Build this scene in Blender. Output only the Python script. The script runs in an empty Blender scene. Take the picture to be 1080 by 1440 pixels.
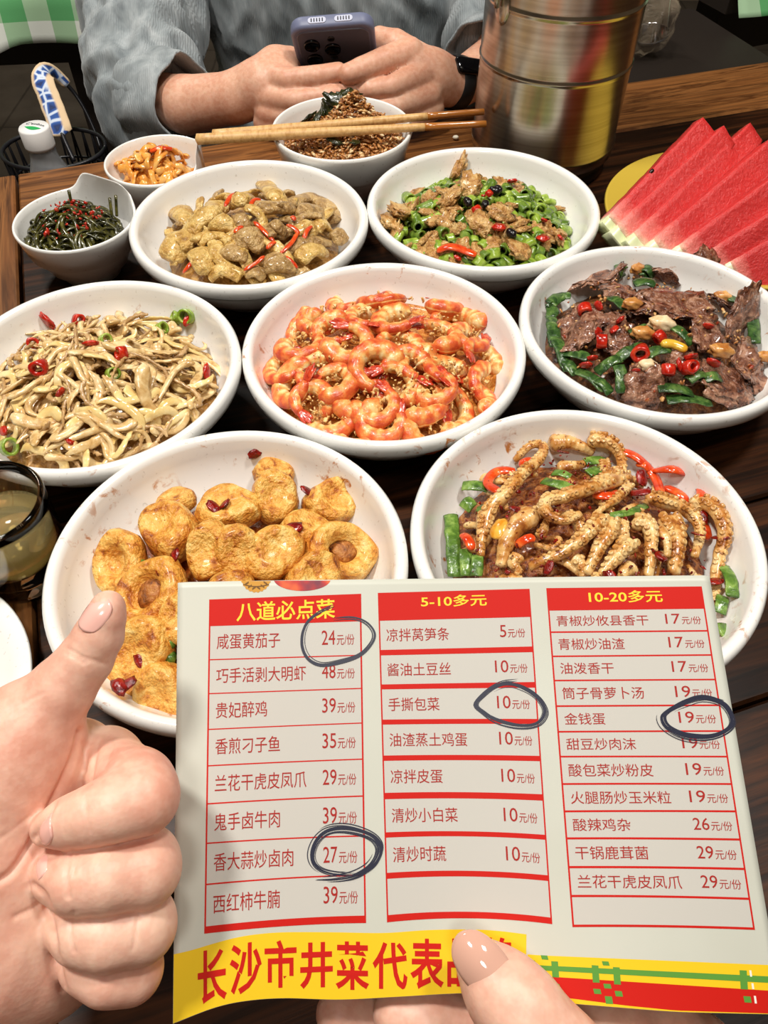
import bpy, bmesh, math, random
import numpy as np
from mathutils import Vector, Matrix, Euler, noise as mnoise

S = bpy.context.scene
COL = S.collection
R = math.radians
random.seed(7)

# ------------------------------------------------------------------ camera
PITCH = R(51.824); CZ = 1.097; FPX = 1050.0
FWD = np.array([0, math.cos(PITCH), -math.sin(PITCH)])
UPV = np.array([0, math.sin(PITCH), math.cos(PITCH)])
RGT = np.array([1.0, 0, 0])
CAM = np.array([0, 0, CZ])
cd = bpy.data.cameras.new('camera'); cam = bpy.data.objects.new('camera', cd); COL.objects.link(cam)
cam.location = (0, 0, CZ); cam.rotation_euler = (R(90) - PITCH, 0, 0)
cd.sensor_fit = 'VERTICAL'; cd.sensor_height = 36.0; cd.lens = 36.0 * FPX / 1440.0
cd.clip_start = 0.02; cd.clip_end = 50
S.camera = cam

# ------------------------------------------------------------------ light and exposure
S.view_settings.view_transform = 'Standard'; S.view_settings.look = 'None'
S.view_settings.gamma = 1.0; S.view_settings.use_curve_mapping = False
S.view_settings.exposure = -0.72
w = bpy.data.worlds.new('world'); S.world = w; w.use_nodes = True
w.node_tree.nodes['Background'].inputs[0].default_value = (1.0, 0.94, 0.86, 1)
w.node_tree.nodes['Background'].inputs[1].default_value = 0.25

def lamp(name, loc, aim, size, energy, col):
    d = bpy.data.lights.new(name, 'AREA'); d.shape = 'DISK'; d.size = size; d.energy = energy; d.color = col
    o = bpy.data.objects.new(name, d); COL.objects.link(o); o.location = loc
    o.rotation_euler = (Vector(aim) - Vector(loc)).to_track_quat('-Z', 'Y').to_euler()
    return o
lamp('ceiling_lamp', (-0.48, 0.38, 2.3), (0, .35, .78), 0.20, 30, (1, .955, .89))
lamp('ceiling_lamp', (0.55, 0.55, 2.4), (0, .35, .78), 0.24, 24, (1, .955, .89))
lamp('ceiling_lamp', (0.0, -0.55, 2.5), (0, .4, .75), 0.35, 12, (1, .955, .89))
lamp('ceiling_lamp', (-1.0, 1.9, 2.5), (-.8, 1.5, .5), 0.35, 22, (1, .95, .86))

# ------------------------------------------------------------------ helpers
def at(u, v, z):
    r = FWD + RGT * ((u - 540) / FPX) + UPV * ((720 - v) / FPX)
    return CAM + r * ((z - CZ) / r[2])
def atd(u, v, d):
    return CAM + (FWD + RGT * ((u - 540) / FPX) + UPV * ((720 - v) / FPX)) * d

def setp(o, label=None, cat=None, group=None, kind=None):
    if label: o['label'] = label
    if cat: o['category'] = cat
    if group: o['group'] = group
    if kind: o['kind'] = kind
    return o
def empty(name, loc, label=None, cat=None, group=None):
    o = bpy.data.objects.new(name, None); COL.objects.link(o); o.location = loc; o.empty_display_size = .02
    return setp(o, label, cat, group)
def shade(me, smooth=True):
    if smooth: me.polygons.foreach_set('use_smooth', [True] * len(me.polygons))
def mesh(name, V, F, mat=None, parent=None, smooth=True, center=False, loc=None, uv=None):
    """one mesh object; V in world coordinates (or local when loc is given)"""
    V = np.asarray(V, float)
    off = np.zeros(3)
    if center: off = np.array([V[:, 0].mean(), V[:, 1].mean(), V[:, 2].mean()])
    me = bpy.data.meshes.new(name); me.from_pydata((V - off).tolist(), [], [tuple(int(i) for i in f) for f in F]); me.update()
    if uv is not None:
        l = me.uv_layers.new(name='UVMap')
        idx = np.empty(len(me.loops), int); me.loops.foreach_get('vertex_index', idx)
        l.data.foreach_set('uv', np.asarray(uv, float)[idx].ravel())
    shade(me, smooth)
    if mat: me.materials.append(mat)
    o = bpy.data.objects.new(name, me); COL.objects.link(o)
    o.location = off if loc is None else loc
    if parent:
        o.parent = parent
        if loc is None:
            o.location = off - np.array(parent.matrix_basis.translation) if parent.parent is None else off - np.array((parent.parent.matrix_basis @ parent.matrix_basis).translation)
    return o
def join(parts):
    V = []; F = []; n = 0
    for v, f in parts:
        v = np.asarray(v, float); V.append(v); F += [tuple(i + n for i in q) for q in f]; n += len(v)
    return np.concatenate(V), F
def lathe(prof, n=96, z0=0.0):
    """profile of (r,z); closed poles where r==0"""
    V = []; F = []; idx = []
    for r, z in prof:
        if r < 1e-9: idx.append([len(V)]); V.append((0, 0, z + z0))
        else:
            idx.append(list(range(len(V), len(V) + n)))
            V += [(r * math.cos(2 * math.pi * k / n), r * math.sin(2 * math.pi * k / n), z + z0) for k in range(n)]
    for a, b in zip(idx, idx[1:]):
        if len(a) == 1 and len(b) == 1: continue
        for k in range(n):
            k2 = (k + 1) % n
            if len(a) == 1: F.append((a[0], b[k2], b[k]))
            elif len(b) == 1: F.append((a[k], a[k2], b[0]))
            else: F.append((a[k], a[k2], b[k2], b[k]))
    return np.array(V), F
def smoothpath(P, n):
    """Catmull-Rom resample, any column count"""
    P = np.asarray(P, float)
    if len(P) == 2: 
        t = np.linspace(0, 1, n)[:, None]; return P[0] * (1 - t) + P[1] * t
    Q = np.vstack([2 * P[0] - P[1], P, 2 * P[-1] - P[-2]])
    out = []
    for s in np.linspace(0, len(P) - 1 - 1e-9, n):
        i = int(s); t = s - i; a, b, c, d = Q[i], Q[i + 1], Q[i + 2], Q[i + 3]
        out.append(.5 * (2 * b + (c - a) * t + (2 * a - 5 * b + 4 * c - d) * t * t + (3 * b - a - 3 * c + d) * t ** 3))
    return np.array(out)
def tube(P, rx, ry=None, n=10, up=(0, 0, 1), capped=True, cap=.4):
    """swept elliptical tube; rx across (sideways), ry along 'up'; returns V,F,uv"""
    P = np.asarray(P, float); m = len(P)
    rx = np.broadcast_to(np.asarray(rx, float), (m,)); ry = rx if ry is None else np.broadcast_to(np.asarray(ry, float), (m,))
    T = np.gradient(P, axis=0); T /= np.linalg.norm(T, axis=1)[:, None] + 1e-12
    up = np.asarray(up, float); V = []; UV = []
    B0 = None
    for i in range(m):
        s = np.cross(T[i], up)
        if np.linalg.norm(s) < .15: s = B0 if B0 is not None else np.cross(T[i], [1, .3, 0])
        s = s / np.linalg.norm(s)
        if B0 is not None and s @ B0 < 0: s = -s
        B0 = s; nn = np.cross(s, T[i])
        for k in range(n):
            a = 2 * math.pi * k / n
            V.append(P[i] + s * rx[i] * math.cos(a) + nn * ry[i] * math.sin(a)); UV.append((i / (m - 1), k / n))
    F = []
    for i in range(m - 1):
        for k in range(n):
            k2 = (k + 1) % n
            F.append((i * n + k, i * n + k2, (i + 1) * n + k2, (i + 1) * n + k))
    if capped:
        V.append(P[0] - T[0] * rx[0] * cap); UV.append((0, .5)); V.append(P[-1] + T[-1] * rx[-1] * cap); UV.append((1, .5))
        a, b = len(V) - 2, len(V) - 1
        for k in range(n):
            k2 = (k + 1) % n
            F.append((a, k2, k)); F.append((b, (m - 1) * n + k, (m - 1) * n + k2))
    return np.array(V), F, np.array(UV)
def box(c, s, rot=0.0):
    c = np.asarray(c, float); s = np.asarray(s, float) / 2
    V = np.array([(x, y, z) for x in (-1, 1) for y in (-1, 1) for z in (-1, 1)], float) * s
    cr, sr = math.cos(rot), math.sin(rot)
    V = np.stack([V[:, 0] * cr - V[:, 1] * sr, V[:, 0] * sr + V[:, 1] * cr, V[:, 2]], 1) + c
    return V, [(0, 1, 3, 2), (4, 6, 7, 5), (0, 4, 5, 1), (2, 3, 7, 6), (0, 2, 6, 4), (1, 5, 7, 3)]
def rbox(name, c, s, bev, mat, parent=None, rot=None, seg=3):
    """bevelled box"""
    bm = bmesh.new(); bmesh.ops.create_cube(bm, size=1)
    for v in bm.verts: v.co = Vector((v.co.x * s[0], v.co.y * s[1], v.co.z * s[2]))
    bmesh.ops.bevel(bm, geom=bm.edges[:], offset=bev, segments=seg, profile=.5, affect='EDGES', clamp_overlap=True)
    me = bpy.data.meshes.new(name); bm.to_mesh(me); bm.free(); shade(me)
    me.materials.append(mat)
    o = bpy.data.objects.new(name, me); COL.objects.link(o); o.location = c
    if rot is not None: o.rotation_euler = rot
    if parent: o.parent = parent
    return o
def blob(rx, ry, rz, nz=0.15, fs=2.0, seed=0, sub=3, pw=1.0):
    """noisy ellipsoid, local"""
    bm = bmesh.new(); bmesh.ops.create_icosphere(bm, subdivisions=sub, radius=1)
    V = []
    for v in bm.verts:
        d = v.co.normalized()
        k = 1 + nz * mnoise.noise(d * fs + Vector((seed * 7.3, seed * 3.1, 1.7))) + nz * .45 * mnoise.noise(d * fs * 2.7 + Vector((seed, 5, 2)))
        q = Vector([math.copysign(abs(c) ** pw, c) for c in d]) * k
        V.append((q.x * rx, q.y * ry, q.z * rz))
    F = [tuple(v.index for v in f.verts) for f in bm.faces]; bm.free()
    return np.array(V), F
def vnoise(V, amp, fs, seed=0.0):
    V = np.array(V, float)
    for i in range(len(V)):
        V[i] += np.array(mnoise.noise_vector(Vector(V[i] * fs) + Vector((seed, seed * 2, 3)))) * amp
    return V
def copy_tree(o, parent=None):
    c = o.copy(); COL.objects.link(c)
    if parent: c.parent = parent
    for ch in list(o.children):
        d = copy_tree(ch, c)
    return c
def quat_basis(x, z):
    """matrix with local x along x and local z as near z as possible"""
    x = Vector(x).normalized(); z = Vector(z); y = z.cross(x).normalized(); z = x.cross(y)
    return Matrix((x, y, z)).transposed()

# ---- signed-distance modelling for hands, arms and clothes
class SDF:
    def __init__(s, lo, hi, h):
        s.lo = np.array(lo, float); s.h = h
        s.n = np.ceil((np.array(hi) - s.lo) / h).astype(int) + 1
        s.ax = [s.lo[i] + h * np.arange(s.n[i]) for i in range(3)]
        s.S = np.full(s.n, .06, np.float32)
    def _sub(s, lo, hi):
        a = np.maximum(((np.array(lo) - s.lo) / s.h).astype(int), 0); b = np.minimum(((np.array(hi) - s.lo) / s.h).astype(int) + 2, s.n)
        if (b <= a).any(): return None
        sl = tuple(slice(i, j) for i, j in zip(a, b))
        g = np.meshgrid(*[s.ax[i][sl[i]].astype(np.float32) for i in range(3)], indexing='ij', sparse=True)
        return sl, g
    def put(s, sl, D, k):
        A = s.S[sl]
        if k > 0:
            h = np.maximum(k - np.abs(A - D), 0) / k
            s.S[sl] = np.minimum(A, D) - h * h * k * .25
        else: s.S[sl] = np.minimum(A, D)
    def cone(s, a, b, ra, rb, k=.003, cut=False):
        a = np.asarray(a, float); b = np.asarray(b, float); m = max(ra, rb) + max(2 * k, .004) + 2 * s.h
        q = s._sub(np.minimum(a, b) - m, np.maximum(a, b) + m)
        if q is None: return
        sl, (X, Y, Z) = q; ab = b - a; L = ab @ ab + 1e-12
        t = np.clip(((X - a[0]) * ab[0] + (Y - a[1]) * ab[1] + (Z - a[2]) * ab[2]) / L, 0, 1)
        D = np.sqrt((X - a[0] - t * ab[0]) ** 2 + (Y - a[1] - t * ab[1]) ** 2 + (Z - a[2] - t * ab[2]) ** 2) - (ra + (rb - ra) * t)
        if cut:
            A = s.S[sl]; D = -D; h = np.maximum(k - np.abs(A - D), 0) / max(k, 1e-9)
            s.S[sl] = np.maximum(A, D) + h * h * k * .25
        else: s.put(sl, D, k)
    def chain(s, pts, k=.003):
        """pts of (xyz, r)"""
        for (a, ra), (b, rb) in zip(pts, pts[1:]): s.cone(a, b, ra, rb, k)
    def ell(s, c, r, k=.003, M=None):
        c = np.asarray(c, float); r = np.asarray(r, float); m = r.max() + 2 * k + 2 * s.h
        q = s._sub(c - m, c + m)
        if q is None: return
        sl, (X, Y, Z) = q; X, Y, Z = X - c[0], Y - c[1], Z - c[2]
        if M is not None:
            M = np.asarray(M); X, Y, Z = [M[0, i] * X + M[1, i] * Y + M[2, i] * Z for i in range(3)]
        q0 = np.sqrt((X / r[0]) ** 2 + (Y / r[1]) ** 2 + (Z / r[2]) ** 2); q1 = np.sqrt((X / r[0] ** 2) ** 2 + (Y / r[1] ** 2) ** 2 + (Z / r[2] ** 2) ** 2)
        s.put(sl, q0 * (q0 - 1) / (q1 + 1e-9), k)
    def merge(s, o, k):
        h = np.maximum(k - np.abs(s.S - o.S), 0) / k
        s.S = np.minimum(s.S, o.S) - h * h * k * .25
    def mesh(s):
        G = s.S; ins = G < 0
        cnt = np.zeros(np.array(G.shape) - 1, np.int8)
        offs = [(i, j, k) for i in (0, 1) for j in (0, 1) for k in (0, 1)]
        nx, ny, nz = G.shape
        for i, j, k in offs: cnt += ins[i:nx - 1 + i, j:ny - 1 + j, k:nz - 1 + k]
        cell = np.argwhere((cnt > 0) & (cnt < 8)); 
        idm = np.full(cnt.shape, -1, np.int64); idm[tuple(cell.T)] = np.arange(len(cell))
        acc = np.zeros((len(cell), 3)); num = np.zeros(len(cell))
        for a in range(8):
            for ax in range(3):
                o = offs[a]
                if o[ax]: continue
                b = list(o); b[ax] = 1
                va = G[tuple((cell + o).T)]; vb = G[tuple((cell + b).T)]
                m = (va < 0) != (vb < 0)
                t = va[m] / (va[m] - vb[m]); p = np.tile(np.array(o, float), (m.sum(), 1)); p[:, ax] += t
                acc[m] += p; num[m] += 1
        V = s.lo + s.h * (cell + acc / num[:, None])
        F = []
        for ax in range(3):
            a1, a2 = (ax + 1) % 3, (ax + 2) % 3
            sl0 = [slice(None)] * 3; sl1 = [slice(None)] * 3; sl0[ax] = slice(0, -1); sl1[ax] = slice(1, None)
            A, B = ins[tuple(sl0)], ins[tuple(sl1)]
            e = np.argwhere(A != B); fl = A[tuple(e.T)]
            ok = (e[:, a1] > 0) & (e[:, a2] > 0) & (e[:, a1] < cnt.shape[a1]) & (e[:, a2] < cnt.shape[a2]); e = e[ok]; fl = fl[ok]
            q = []
            for d1, d2 in ((-1, -1), (0, -1), (0, 0), (-1, 0)):
                c = e.copy(); c[:, a1] += d1; c[:, a2] += d2; q.append(idm[tuple(c.T)])
            q = np.stack(q, 1); q[~fl] = q[~fl][:, ::-1]; F.append(q)
        F = np.concatenate(F)
        return V, F[(F >= 0).all(1)].tolist()
def relax(V, F, it=3, lam=.5):
    F = np.asarray(F); V = np.asarray(V, float).copy()
    for _ in range(it):
        acc = np.zeros_like(V); n = np.zeros(len(V))
        for k in range(4):
            a = F[:, k]; b = F[:, (k + 1) % 4]
            np.add.at(acc, a, V[b]); np.add.at(n, a, 1); np.add.at(acc, b, V[a]); np.add.at(n, b, 1)
        V += lam * (acc / np.maximum(n, 1)[:, None] - V)
    return V

# ------------------------------------------------------------------ materials
def lin(c):
    c = [x / 255 for x in c]
    return tuple(x / 12.92 if x <= .04045 else ((x + .055) / 1.055) ** 2.4 for x in c) + (1,)
class NT:
    def __init__(s, name):
        s.m = bpy.data.materials.new(name); s.m.use_nodes = True; s.t = s.m.node_tree; s.b = s.t.nodes['Principled BSDF']
    def n(s, typ, **kw):
        x = s.t.nodes.new(typ)
        for k, v in kw.items():
            if k.startswith('i_'): x.inputs[int(k[2:]) if k[2:].isdigit() else k[2:].replace('_', ' ')].default_value = v
            else: setattr(x, k, v)
        return x
    def l(s, a, b): s.t.links.new(a, b)
    def set(s, **kw):
        for k, v in kw.items(): s.b.inputs[k.replace('_', ' ')].default_value = v
    def ramp(s, fac, stops):
        r = s.n('ShaderNodeValToRGB'); e = r.color_ramp.elements
        while len(e) < len(stops): e.new(.5)
        for x, (p, c) in zip(e, stops): x.position = p; x.color = c
        s.l(fac, r.inputs[0]); return r.outputs[0]
    def vec(s, scale=(1, 1, 1), kind='Object', rnd=True):
        tc = s.n('ShaderNodeTexCoord'); mp = s.n('ShaderNodeMapping'); mp.inputs['Scale'].default_value = scale
        src = tc.outputs[kind]
        if rnd:
            oi = s.n('ShaderNodeObjectInfo'); mu = s.n('ShaderNodeMath', operation='MULTIPLY'); s.l(oi.outputs['Random'], mu.inputs[0]); mu.inputs[1].default_value = 3.7
            ad = s.n('ShaderNodeVectorMath', operation='ADD'); s.l(src, ad.inputs[0]); s.l(mu.outputs[0], ad.inputs[1]); src = ad.outputs[0]
        s.l(src, mp.inputs[0]); return mp.outputs[0]
    def noise(s, v, scale, det=3, rough=.55, dist=0):
        x = s.n('ShaderNodeTexNoise'); s.l(v, x.inputs['Vector']); x.inputs['Scale'].default_value = scale; x.inputs['Detail'].default_value = det
        x.inputs['Roughness'].default_value = rough; x.inputs['Distortion'].default_value = dist; return x.outputs['Fac']
    def bump(s, h, st=.3, dist=.001):
        b = s.n('ShaderNodeBump'); b.inputs['Strength'].default_value = st; b.inputs['Distance'].default_value = dist; s.l(h, b.inputs['Height'])
        s.l(b.outputs[0], s.b.inputs['Normal']); return b
    def mix(s, f, a, b, typ='MIX'):
        x = s.n('ShaderNodeMix', data_type='RGBA', blend_type=typ)
        for sock, val in ((x.inputs[0], f), (x.inputs[6], a), (x.inputs[7], b)):
            if hasattr(val, 'is_output'): s.l(val, sock)
            else: sock.default_value = val
        return x.outputs[2]
def plain(name, c, rough=.5, metal=0.0, **kw):
    t = NT(name); t.set(Base_Color=lin(c), Roughness=rough, Metallic=metal, **kw); return t.m
def food(name, stops, sc=60, rough=.3, bump=.4, bsc=None, sss=.0, coat=.0, dist=.6, bd=.0012):
    """mottled wet food: stops of (pos, rgb255)"""
    t = NT(name); v = t.vec()
    f = t.noise(v, sc, 4, .6, dist); t.l(t.ramp(f, [(p, lin(c)) for p, c in stops]), t.b.inputs['Base Color'])
    t.set(Roughness=rough, Coat_Weight=coat, Coat_Roughness=.12)
    if sss: t.set(Subsurface_Weight=sss, Subsurface_Radius=(.004, .002, .001), Subsurface_Scale=1.0)
    if bump: t.bump(t.noise(v, bsc or sc * 2.5, 3), bump, bd)
    return t.m
def zfor(x, y, v):     # height on a vertical line that shows at picture row v
    k = (720 - v) / FPX; return CZ + y * (-math.sin(PITCH) + k * math.cos(PITCH)) / (math.cos(PITCH) + k * math.sin(PITCH))
# --- shared materials
def skin_mat(name, a, b, c):
    t = NT(name); v = t.vec(rnd=False)
    f = t.noise(v, 34, 4, .6); col = t.ramp(f, [(.32, lin(a)), (.5, lin(b)), (.68, lin(c))])
    f2 = t.noise(v, 240, 2); col = t.mix(.12, col, t.ramp(f2, [(.4, lin((190, 110, 95))), (.6, lin((255, 225, 205)))]))
    t.l(col, t.b.inputs['Base Color']); t.set(Roughness=.46, Subsurface_Weight=.22, Subsurface_Radius=(.006, .0022, .0012), Subsurface_Scale=1.0)
    vo = t.n('ShaderNodeTexVoronoi'); t.l(v, vo.inputs['Vector']); vo.inputs['Scale'].default_value = 700
    t.bump(vo.outputs['Distance'], .10, .0005); return t.m
SKIN = skin_mat('skin', (231, 166, 142), (238, 184, 160), (242, 199, 174))
SKIN2 = skin_mat('skin_tanned', (212, 152, 122), (222, 166, 136), (229, 178, 148))
NAIL = plain('natural_nail', (246, 190, 176), .22, Coat_Weight=.5)
GLOSSNAIL = plain('glossy_nail', (218, 170, 150), .08, Coat_Weight=1.0, Coat_Roughness=.03)
def ceramic(name, stain=0.0, col=(244, 243, 238)):
    t = NT(name); v = t.vec()
    c = t.ramp(t.noise(v, 380, 2, .5), [(.27, lin((222, 219, 212))), (.33, lin(col))])
    if stain:
        f = t.noise(v, 130, 4, .6, .5); k = t.ramp(f, [(.63 - stain * .06, (0, 0, 0, 1)), (.72 - stain * .05, (1, 1, 1, 1))])
        f2 = t.noise(v, 22, 2); k2 = t.ramp(f2, [(.5, (0, 0, 0, 1)), (.62, (1, 1, 1, 1))])
        kk = t.mix(1.0, k, k2, 'MULTIPLY'); c = t.mix(kk, c, lin((188, 116, 44)))
    t.l(c, t.b.inputs['Base Color']); t.set(Roughness=.16, Coat_Weight=.4, Coat_Roughness=.05); return t.m
WHITE = ceramic('white_glazed_ceramic'); STAIN = ceramic('white_ceramic_with_sauce_specks', .9)
STAIN2 = ceramic('white_ceramic_with_light_specks', .25)
GREYWARE = plain('grey_glazed_ceramic', (120, 114, 104), .3)
def steel():
    t = NT('brushed_steel'); v = t.vec((1, 1, 120), rnd=False); f = t.noise(v, 3, 3)
    t.l(t.ramp(f, [(.3, lin((176, 168, 156))), (.7, lin((205, 198, 186)))]), t.b.inputs['Base Color'])
    t.set(Metallic=1.0, Roughness=.24); return t.m
STEEL = steel()
CHROME = plain('polished_steel', (215, 215, 220), .12, 1.0)
DARKMETAL = plain('dark_base_band', (60, 55, 48), .35, .8)
BLACKP = plain('black_plastic', (22, 22, 24), .3)
def wood(name, stops, gloss=.32):
    t = NT(name); tc = t.n('ShaderNodeTexCoord'); mp = t.n('ShaderNodeMapping'); mp.inputs['Scale'].default_value = (1, 1, 1)
    t.l(tc.outputs['UV'], mp.inputs[0])
    g = t.n('ShaderNodeNewGeometry'); ad = t.n('ShaderNodeVectorMath', operation='ADD'); sc = t.n('ShaderNodeMath', operation='MULTIPLY')
    t.l(g.outputs['Random Per Island'], sc.inputs[0]); sc.inputs[1].default_value = 17.0; t.l(mp.outputs[0], ad.inputs[0]); t.l(sc.outputs[0], ad.inputs[1])
    m2 = t.n('ShaderNodeMapping'); m2.inputs['Scale'].default_value = (3.2, 46, 1); t.l(ad.outputs[0], m2.inputs[0])
    wv = t.noise(m2.outputs[0], 1.0, 5, .62, 1.1)
    m3 = t.n('ShaderNodeMapping'); m3.inputs['Scale'].default_value = (6, 320, 1); t.l(ad.outputs[0], m3.inputs[0])
    fine = t.noise(m3.outputs[0], 1.0, 3)
    col = t.ramp(wv, [(p, lin(c)) for p, c in stops])
    col = t.mix(.6, col, t.ramp(fine, [(.35, lin((20, 12, 8))), (.65, lin((150, 110, 72)))]), 'SOFT_LIGHT')
    t.l(col, t.b.inputs['Base Color']); t.set(Roughness=gloss + .08, Coat_Weight=.04, Coat_Roughness=.3, Specular_IOR_Level=.16); t.bump(wv, .25, .001); return t.m
WDARK = wood('dark_stained_wood', [(.30, (18, 10, 6)), (.46, (46, 27, 15)), (.58, (86, 54, 31)), (.72, (32, 18, 10))])
WMID = wood('brown_stained_wood', [(.30, (74, 46, 24)), (.42, (132, 92, 54)), (.5, (160, 116, 70)), (.56, (100, 64, 34)), (.64, (168, 124, 78)), (.76, (114, 76, 42))])
WBLACK = plain('black_brown_timber', (34, 26, 20), .55)
PAPERW = plain('white_plastic', (240, 240, 238), .35)

# --- room shell
def grey_floor():
    t = NT('grey_tile_floor'); v = t.vec((1, 1, 1), rnd=False)
    br = t.n('ShaderNodeTexBrick'); t.l(v, br.inputs['Vector']); br.offset = 0; br.inputs['Scale'].default_value = 1.0
    br.inputs['Brick Width'].default_value = .6; br.inputs['Row Height'].default_value = .6; br.inputs['Mortar Size'].default_value = .004
    br.inputs['Color1'].default_value = lin((92, 84, 74)); br.inputs['Color2'].default_value = lin((84, 77, 68)); br.inputs['Mortar'].default_value = lin((40, 36, 32))
    f = t.noise(v, 9, 5); c = t.mix(.4, br.outputs['Color'], t.ramp(f, [(.3, lin((60, 54, 46))), (.7, lin((112, 104, 92)))]))
    t.l(c, t.b.inputs['Base Color']); t.set(Roughness=.5); return t.m
WALLM = plain('warm_plaster', (150, 132, 108), .8)
def slab(name, c, s, m):
    V, F = box(c, s); o = mesh(name, V, F, m, smooth=False); o['kind'] = 'structure'; return o
slab('floor', (0, 1, -.05), (6, 7, .1), grey_floor())
slab('wall_back', (0, 3.55, 1.4), (6, .1, 2.8), WALLM); slab('wall_front', (0, -2.05, 1.4), (6, .1, 2.8), WALLM)
slab('wall_left', (-2.55, .75, 1.4), (.1, 5.5, 2.8), WALLM); slab('wall_right', (2.55, .75, 1.4), (.1, 5.5, 2.8), WALLM)
slab('ceiling', (0, 1, 2.85), (6, 7, .1), plain('ceiling_paint', (205, 195, 178), .8))

# --- the dining table (turned 18 degrees to the camera)
TA = R(18); E1 = np.array([math.cos(TA), math.sin(TA), 0]); E2 = np.array([-math.sin(TA), math.cos(TA), 0])
def st(s, t, z): return E1 * s + E2 * t + np.array([0, 0, z])
def boards(name, specs, mat, parent, th=.035, zt=.75):
    """specs: (s0,s1,t0,t1,grain) ; one bevelled board each, uv along the grain"""
    V = []; F = []; UV = []
    for s0, s1, t0, t1, g in specs:
        b = .0016; n = len(V)
        ring = lambda i, z: [st(s0 + i, t0 + i, z), st(s1 - i, t0 + i, z), st(s1 - i, t1 - i, z), st(s0 + i, t1 - i, z)]
        V += ring(0, zt - th) + ring(0, zt - b) + ring(b, zt)
        for k in range(3):
            for q in [(s0, t0), (s1, t0), (s1, t1), (s0, t1)]: UV.append(q if g == 's' else (q[1], q[0]))
        for r in range(2):
            for k in range(4): F.append((n + 4 * r + k, n + 4 * r + (k + 1) % 4, n + 4 * r + 4 + (k + 1) % 4, n + 4 * r + 4 + k))
        F.append((n + 8, n + 9, n + 10, n + 11)); F.append((n + 3, n + 2, n + 1, n))
    o = mesh(name, V, F, mat, parent, smooth=False, uv=UV); return o
tb = empty('dining_table', st(.38, .32, 0), 'long dark plank dining table carrying all the dishes', 'table')
inner = []
ts = [-.14, -.03, .09, .2, .312, .42, .53, .642]
for a, b in zip(ts, ts[1:]): inner.append((-.1135, 1.0, a + .0008, b - .0008, 's'))
boards('tabletop', inner, WDARK, tb)
setp(boards('border_plank', [(-.1135, 1.0, .6428, .739, 's')], WMID, tb), 'lighter brown plank along the far edge')
setp(boards('end_board', [(-.235, -.1165, -.14, .739, 't')], WMID, tb), 'brown end board across the planks')
for s_ in (-.18, .94):
    for t_ in (-.08, .68):
        V, F = box(st(s_, t_, .3575), (.06, .06, .715), TA); mesh('leg', V, F, WBLACK, tb, smooth=False)

# --- neighbouring tables with cloths
def gingham():
    t = NT('green_gingham_cloth'); tc = t.n('ShaderNodeTexCoord'); sx = t.n('ShaderNodeSeparateXYZ'); t.l(tc.outputs['UV'], sx.inputs[0])
    def stripe(o):
        a = t.n('ShaderNodeMath', operation='FRACT'); t.l(o, a.inputs[0]); b = t.n('ShaderNodeMath', operation='GREATER_THAN'); t.l(a.outputs[0], b.inputs[0]); b.inputs[1].default_value = .5; return b.outputs[0]
    a, b = stripe(sx.outputs[0]), stripe(sx.outputs[1]); s = t.n('ShaderNodeMath', operation='ADD'); t.l(a, s.inputs[0]); t.l(b, s.inputs[1])
    h = t.n('ShaderNodeMath', operation='MULTIPLY'); t.l(s.outputs[0], h.inputs[0]); h.inputs[1].default_value = .5
    c = t.ramp(h.outputs[0], [(0, lin((228, 232, 222))), (.5, lin((165, 200, 160))), (1, lin((92, 168, 104)))])
    t.l(c, t.b.inputs['Base Color']); t.set(Roughness=.8)
    t.bump(t.noise(t.vec(rnd=False), 900, 2), .2, .0006); return t.m
GING = gingham()
def cloth(name, x0, x1, y0, y1, zt, drop, rot, org, wave=.008, sq=.062, droops=()):
    """tablecloth: top sheet plus a wavy front drop; local x,y turned by rot about org"""
    V = []; UV = []; nx = 60; cols = []
    zr = [('t', y1), ('t', (y0 + y1) / 2), ('t', y0 + .02), ('t', y0)] + [('d', k / 6) for k in range(1, 7)]
    for i in range(nx + 1):
        x = x0 + (x1 - x0) * i / nx
        for kind, q in zr:
            if kind == 't': V.append((x, q, zt)); UV.append((x / sq, (q - y0) / sq))
            else:
                dr = drop + sum(dd * max(0, 1 - abs(x - cx) / ww) for cx, ww, dd in droops)
                V.append((x, y0 - .006 - q * wave * (1 + math.sin(x * 34)) - .012 * q, zt - q * dr)); UV.append((x / sq, -q * dr / sq))
    m = len(zr); F = [(i * m + j, i * m + j + 1, (i + 1) * m + j + 1, (i + 1) * m + j) for i in range(nx) for j in range(m - 1)]
    V = np.array(V); c, s = math.cos(rot), math.sin(rot)
    V = np.stack([V[:, 0] * c - V[:, 1] * s + org[0], V[:, 0] * s + V[:, 1] * c + org[1], V[:, 2]], 1)
    o = mesh(name, V, F, GING, uv=UV); md = o.modifiers.new('thick', 'SOLIDIFY'); md.thickness = .0012; md.offset = 1; return o
def side_table(label, org, rot, w_, d_, zt):
    r = empty('side_table', (org[0], org[1], 0), label, 'table')
    c, s = math.cos(rot), math.sin(rot); P = lambda x, y, z: (org[0] + x * c - y * s, org[1] + x * s + y * c, z)
    V, F = box(P(w_ / 2, d_ / 2, zt - .016), (w_, d_, .028), rot); mesh('tabletop', V, F, WBLACK, r, smooth=False)
    V, F = box(P(w_ / 2, .06, zt - .065), (w_ - .08, .03, .07), rot); mesh('apron', V, F, WBLACK, r, smooth=False)
    for x in (.05, w_ - .05):
        for y in (.06, d_ - .06):
            V, F = box(P(x, y, (zt - .03) / 2), (.05, .05, zt - .03), rot); mesh('leg', V, F, WBLACK, r, smooth=False)
    return r
LT = np.array([-1.15, 1.06]); side_table('dark table under the green gingham cloth behind the blue-grey sleeve', LT, R(6), .78, .7, .75)
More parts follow.
